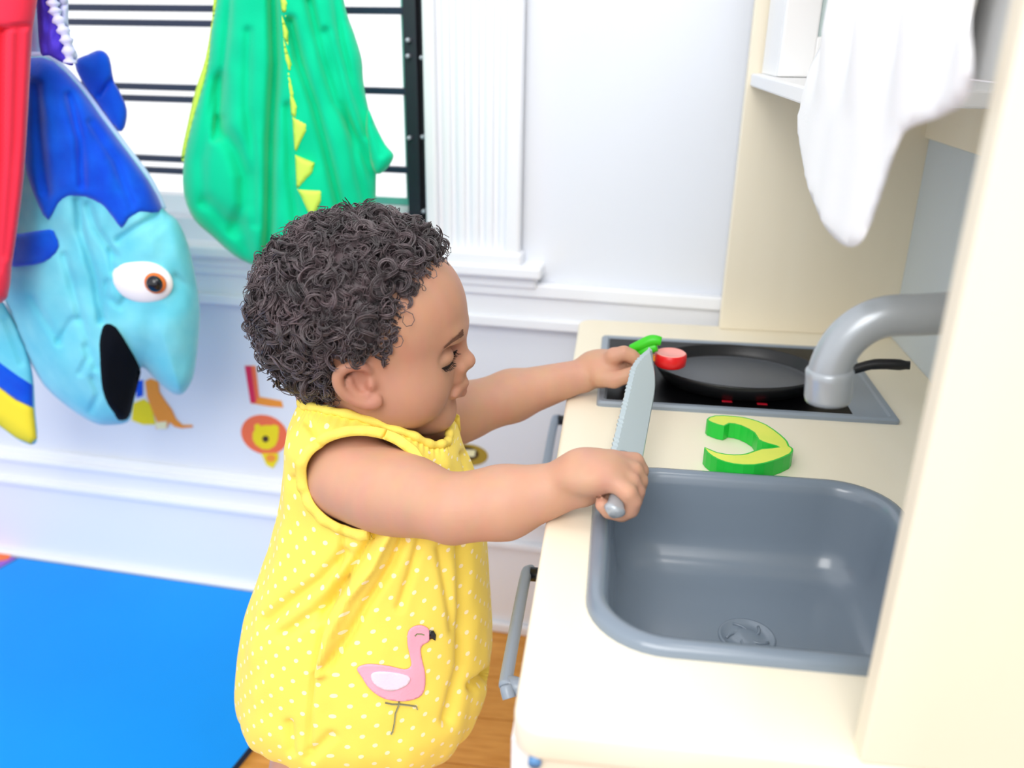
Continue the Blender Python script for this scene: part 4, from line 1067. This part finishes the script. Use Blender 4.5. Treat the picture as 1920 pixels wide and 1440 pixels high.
# gathers near the hem, soft wrinkles, drawn folds on the near side
nrm = np.cross(np.roll(RW, -1, 1)-np.roll(RW, 1, 1), np.gradient(RW, axis=0)); nrm /= np.linalg.norm(nrm, axis=2)[..., None]+1e-9
cen = RW.mean(1, keepdims=True); sg = np.sign(((RW-cen)*nrm).sum(2).mean()); nrm *= sg
disp = np.zeros((NR, NC))
d0 = RW-CAM; kk = d0@FW; PX = np.stack([960+FPX*(d0@RT)/kk, 720-FPX*(d0@UP)/kk], -1)
front = (nrm*(CAM-RW)).sum(2) > 0
for pl, wd_, dep in folds:
    pl = np.array(pl, float); dd = np.full((NR, NC), 1e9)
    for a, b in zip(pl[:-1], pl[1:]):
        ab = b-a; t = np.clip(((PX-a)@ab)/(ab@ab), 0, 1); dd = np.minimum(dd, np.linalg.norm(PX-(a+t[..., None]*ab), axis=-1))
    disp -= np.where(front, 1.7*dep*np.exp(-(dd/wd_)**2), 0)
for r in range(NR):
    v = r/(NR-1)
    for k in range(NC):
        a = 2*math.pi*k/NC; q = RW[r, k]
        disp[r, k] += .0035*noise.noise((math.cos(a)*4.0, math.sin(a)*4.0, q[2]*9))*(1-v*.5)+.0012*noise.noise((q[0]*60, q[1]*60, q[2]*35))
        disp[r, k] += .0030*math.sin(a*26+2*math.sin(a*5))*math.exp(-(v/.13)**2)+.0008*math.sin(a*60)*math.exp(-((1-v)/.03)**2)
RW = RW+nrm*disp[..., None]
bm = bmesh.new(); uvl = bm.loops.layers.uv.new('UVMap')
vg = [[bm.verts.new(RW[r, k]) for k in range(NC)] for r in range(NR)]
arc = np.interp(tt, ts, al)
def aq(p, near):
    d = np.array([p[0], p[1] if near else .62-p[1], p[2]])-AC
    return d@AE1/ARX, d@AE2/ARZ
def cut(p):
    if .300 < p[1] < .320: return False
    a, b = aq(p, p[1] < .31); return a*a+b*b < 1
PER = np.linalg.norm(np.roll(RW, -1, 1)-RW, axis=2).sum(1)*.97
PER = np.convolve(np.pad(PER, 6, 'edge'), np.ones(13)/13, 'valid')
cm = [[cut(RW[r, k]) for k in range(NC)] for r in range(NR)]
for r in range(NR-1):
    for k in range(NC):
        k2 = (k+1) % NC
        if cm[r][k] and cm[r][k2] and cm[r+1][k] and cm[r+1][k2]: continue
        if sum((cm[r][k], cm[r][k2], cm[r+1][k], cm[r+1][k2])) >= 3: continue
        f = bm.faces.new((vg[r][k], vg[r][k2], vg[r+1][k2], vg[r+1][k])); f.smooth = True
        for lp, (rr, q) in zip(f.loops, ((r, k), (r, k+1), (r+1, k+1), (r+1, k))):
            lp[uvl].uv = ((q/NC-.25)*PER[rr], arc[rr])
loose = [v for v in bm.verts if not v.link_faces]
bmesh.ops.delete(bm, geom=loose, context='VERTS')
holes = []
for AX, near in ((AC, True), (AC2, False)):
    bv = [v for v in bm.verts if v.is_boundary and ((v.co.y < .31) == near) and sum(x*x for x in aq(v.co, near)) < 1.35 and v.co.z > .40]
    pts = []
    for v in bv:
        a, b = aq(v.co, near); l = math.hypot(a, b)+1e-9
        d = AE1*(a/l-a)*ARX+AE2*(b/l-b)*ARZ
        if not near: d[1] = -d[1]
        v.co = v.co+Vector(d); pts.append((math.atan2(b, a), tuple(v.co)))
    pts.sort(); holes.append([np.array(p[1]) for p in pts])
me = bpy.data.meshes.new('romper'); bmesh.ops.recalc_face_normals(bm, faces=bm.faces); bm.to_mesh(me); bm.free()
romper = link('romper', me, M['dress'], person); romper['label'] = 'sleeveless yellow romper with small pale dots'
so = romper.modifiers.new('thick', 'SOLIDIFY'); so.thickness = .0014; so.offset = -1
bvh_r = BVHTree.FromPolygons([v.co.copy() for v in me.vertices], [tuple(p.vertices) for p in me.polygons])
# bindings with a gathered frill
def frill(name, pts, outw, wid, amp, nw, m):
    pts = np.array(pts); N = 240
    s = np.concatenate([[0], np.cumsum(np.linalg.norm(np.roll(pts, -1, 0)-pts, axis=1))]); P_ = np.concatenate([pts, pts[:1]])
    u = np.linspace(0, s[-1], N, endpoint=False); Q = np.stack([np.interp(u, s, P_[:, i]) for i in range(3)], 1)
    for _ in range(3): Q = (np.roll(Q, 1, 0)+2*Q+np.roll(Q, -1, 0))/4
    c = Q.mean(0); T_ = np.roll(Q, -1, 0)-np.roll(Q, 1, 0); T_ /= np.linalg.norm(T_, axis=1)[:, None]
    V, Fc = [], []
    for i in range(N):
        rad = Q[i]-c; rad -= T_[i]*(rad@T_[i]); rad /= np.linalg.norm(rad); o = outw-0; nn_ = np.array(o)/np.linalg.norm(o)
        wv = math.sin(i*2*math.pi*nw/N)*amp*(1+.4*math.sin(i*.31))
        for (a, b) in ((0, .0022), (.4, .0034), (1, .0020+wv)):
            V.append(Q[i]+rad*wid*(a-.15)+nn_*b)
        for (a, b) in ((1, .0008+wv), (.4, .0014), (0, .0002)):
            V.append(Q[i]+rad*wid*(a-.15)+nn_*b)
    for i in range(N):
        j = (i+1) % N
        for k in range(6): Fc.append((i*6+k, i*6+(k+1) % 6, j*6+(k+1) % 6, j*6+k))
    return pyd(name, V, Fc, m, romper)
frill('armhole_frill', holes[0], np.array([-.1, -1, .40]), .0085, .0011, 22, M['yellow_trim'])
frill('armhole_frill', holes[1], np.array([0, 1, .2]), .010, .0016, 26, M['yellow_trim'])
neck = [np.array(p) for p in RW[-1]]
V, Fc = [], []
nk = smooth_path([neck[i]+np.array([0, 0, .0015]) for i in range(0, NC, 8)], 4, closed=True); nk.append(nk[0])
tube(V, Fc, nk, [.0038+.0006*math.sin(i*.9) for i in range(len(nk))], 8, cap=False)
pyd('collar', V, Fc, M['yellow_trim'], romper)
# flamingo applique sewn on the skirt
def applique(name, ol, m, off, parent, sm=3):
    P = np.array([p[:2] for p in smooth_path([(a, b, 0) for a, b in ol], sm, closed=True)]) if sm > 1 else np.array(ol, float)
    x0, y0 = P.min(0); x1, y1 = P.max(0); st = 3.5
    gx, gy = np.meshgrid(np.arange(x0, x1, st), np.arange(y0, y1, st)); G = np.stack([gx.ravel(), gy.ravel()], 1); G = G[inside(G, P)]
    if len(G): G = G[pdist(G, P) > 1.5]
    nb = len(P); A = np.concatenate([P, G]) if len(G) else P
    out = delaunay_2d_cdt([Vector(p) for p in A], [(i, (i+1) % nb) for i in range(nb)], [list(range(nb))], 1, 1e-6)
    V = []
    for lay in (1, 0):
        for p in out[0]:
            d = ray(p[0], p[1]); d = d/np.linalg.norm(d); h = bvh_r.ray_cast(Vector(CAM), Vector(d))
            n_ = np.array(h[1]); n_ = n_ if n_@d < 0 else -n_
            V.append(np.array(h[0])+n_*(off if lay else off-.0012))
    n = len(out[0]); F2 = [tuple(t) for t in out[2]]+[tuple(i+n for i in t)[::-1] for t in out[2]]
    for i in range(nb): F2.append(((i+1) % nb, i, n+i, n+(i+1) % nb))
    return pyd(name, V, F2, m, parent)
applique('flamingo_applique', [(764, 1188), (769, 1178), (780, 1172), (793, 1172), (804, 1180), (805, 1199), (793, 1207), (788, 1216), (790, 1234), (796, 1262), (795, 1290), (784, 1306), (755, 1313), (720, 1308), (694, 1290), (679, 1268), (670, 1253), (680, 1246), (698, 1244), (730, 1248), (758, 1254), (770, 1248), (769, 1232), (764, 1208)], M['pink_felt'], .0016, romper)
applique('flamingo_wing', [(697, 1262), (712, 1257), (740, 1259), (764, 1265), (768, 1274), (758, 1285), (735, 1293), (715, 1289), (700, 1277)], M['wing_felt'], .0024, romper)
applique('flamingo_beak', [(804, 1181), (812, 1181), (816, 1188), (815, 1199), (809, 1195), (804, 1197)], M['eye_black'], .0022, romper, 1)
def stitch(name, pl, w, m):
    a = np.array(pl, float); n_ = np.stack([-(a[-1]-a[0])[1], (a[-1]-a[0])[0]]) if len(a) == 2 else None
    L, Rr = [], []
    for i in range(len(a)):
        t = a[min(i+1, len(a)-1)]-a[max(i-1, 0)]; t /= np.linalg.norm(t); q = np.array([-t[1], t[0]])*w; L.append(a[i]+q); Rr.append(a[i]-q)
    applique(name, [tuple(p) for p in L]+[tuple(p) for p in Rr[::-1]], m, .0019, romper, 1)
stitch('flamingo_leg', [(748, 1313), (747, 1322), (741, 1336), (739, 1355), (736, 1370), (733, 1375)], 1.1, M['thread'])
stitch('flamingo_leg', [(722, 1316), (735, 1319), (750, 1319), (768, 1321), (780, 1323), (782, 1329)], 1.1, M['thread'])
stitch('flamingo_eyelid', [(777, 1191), (781, 1187), (789, 1187), (795, 1189)], 1.2, M['thread'])
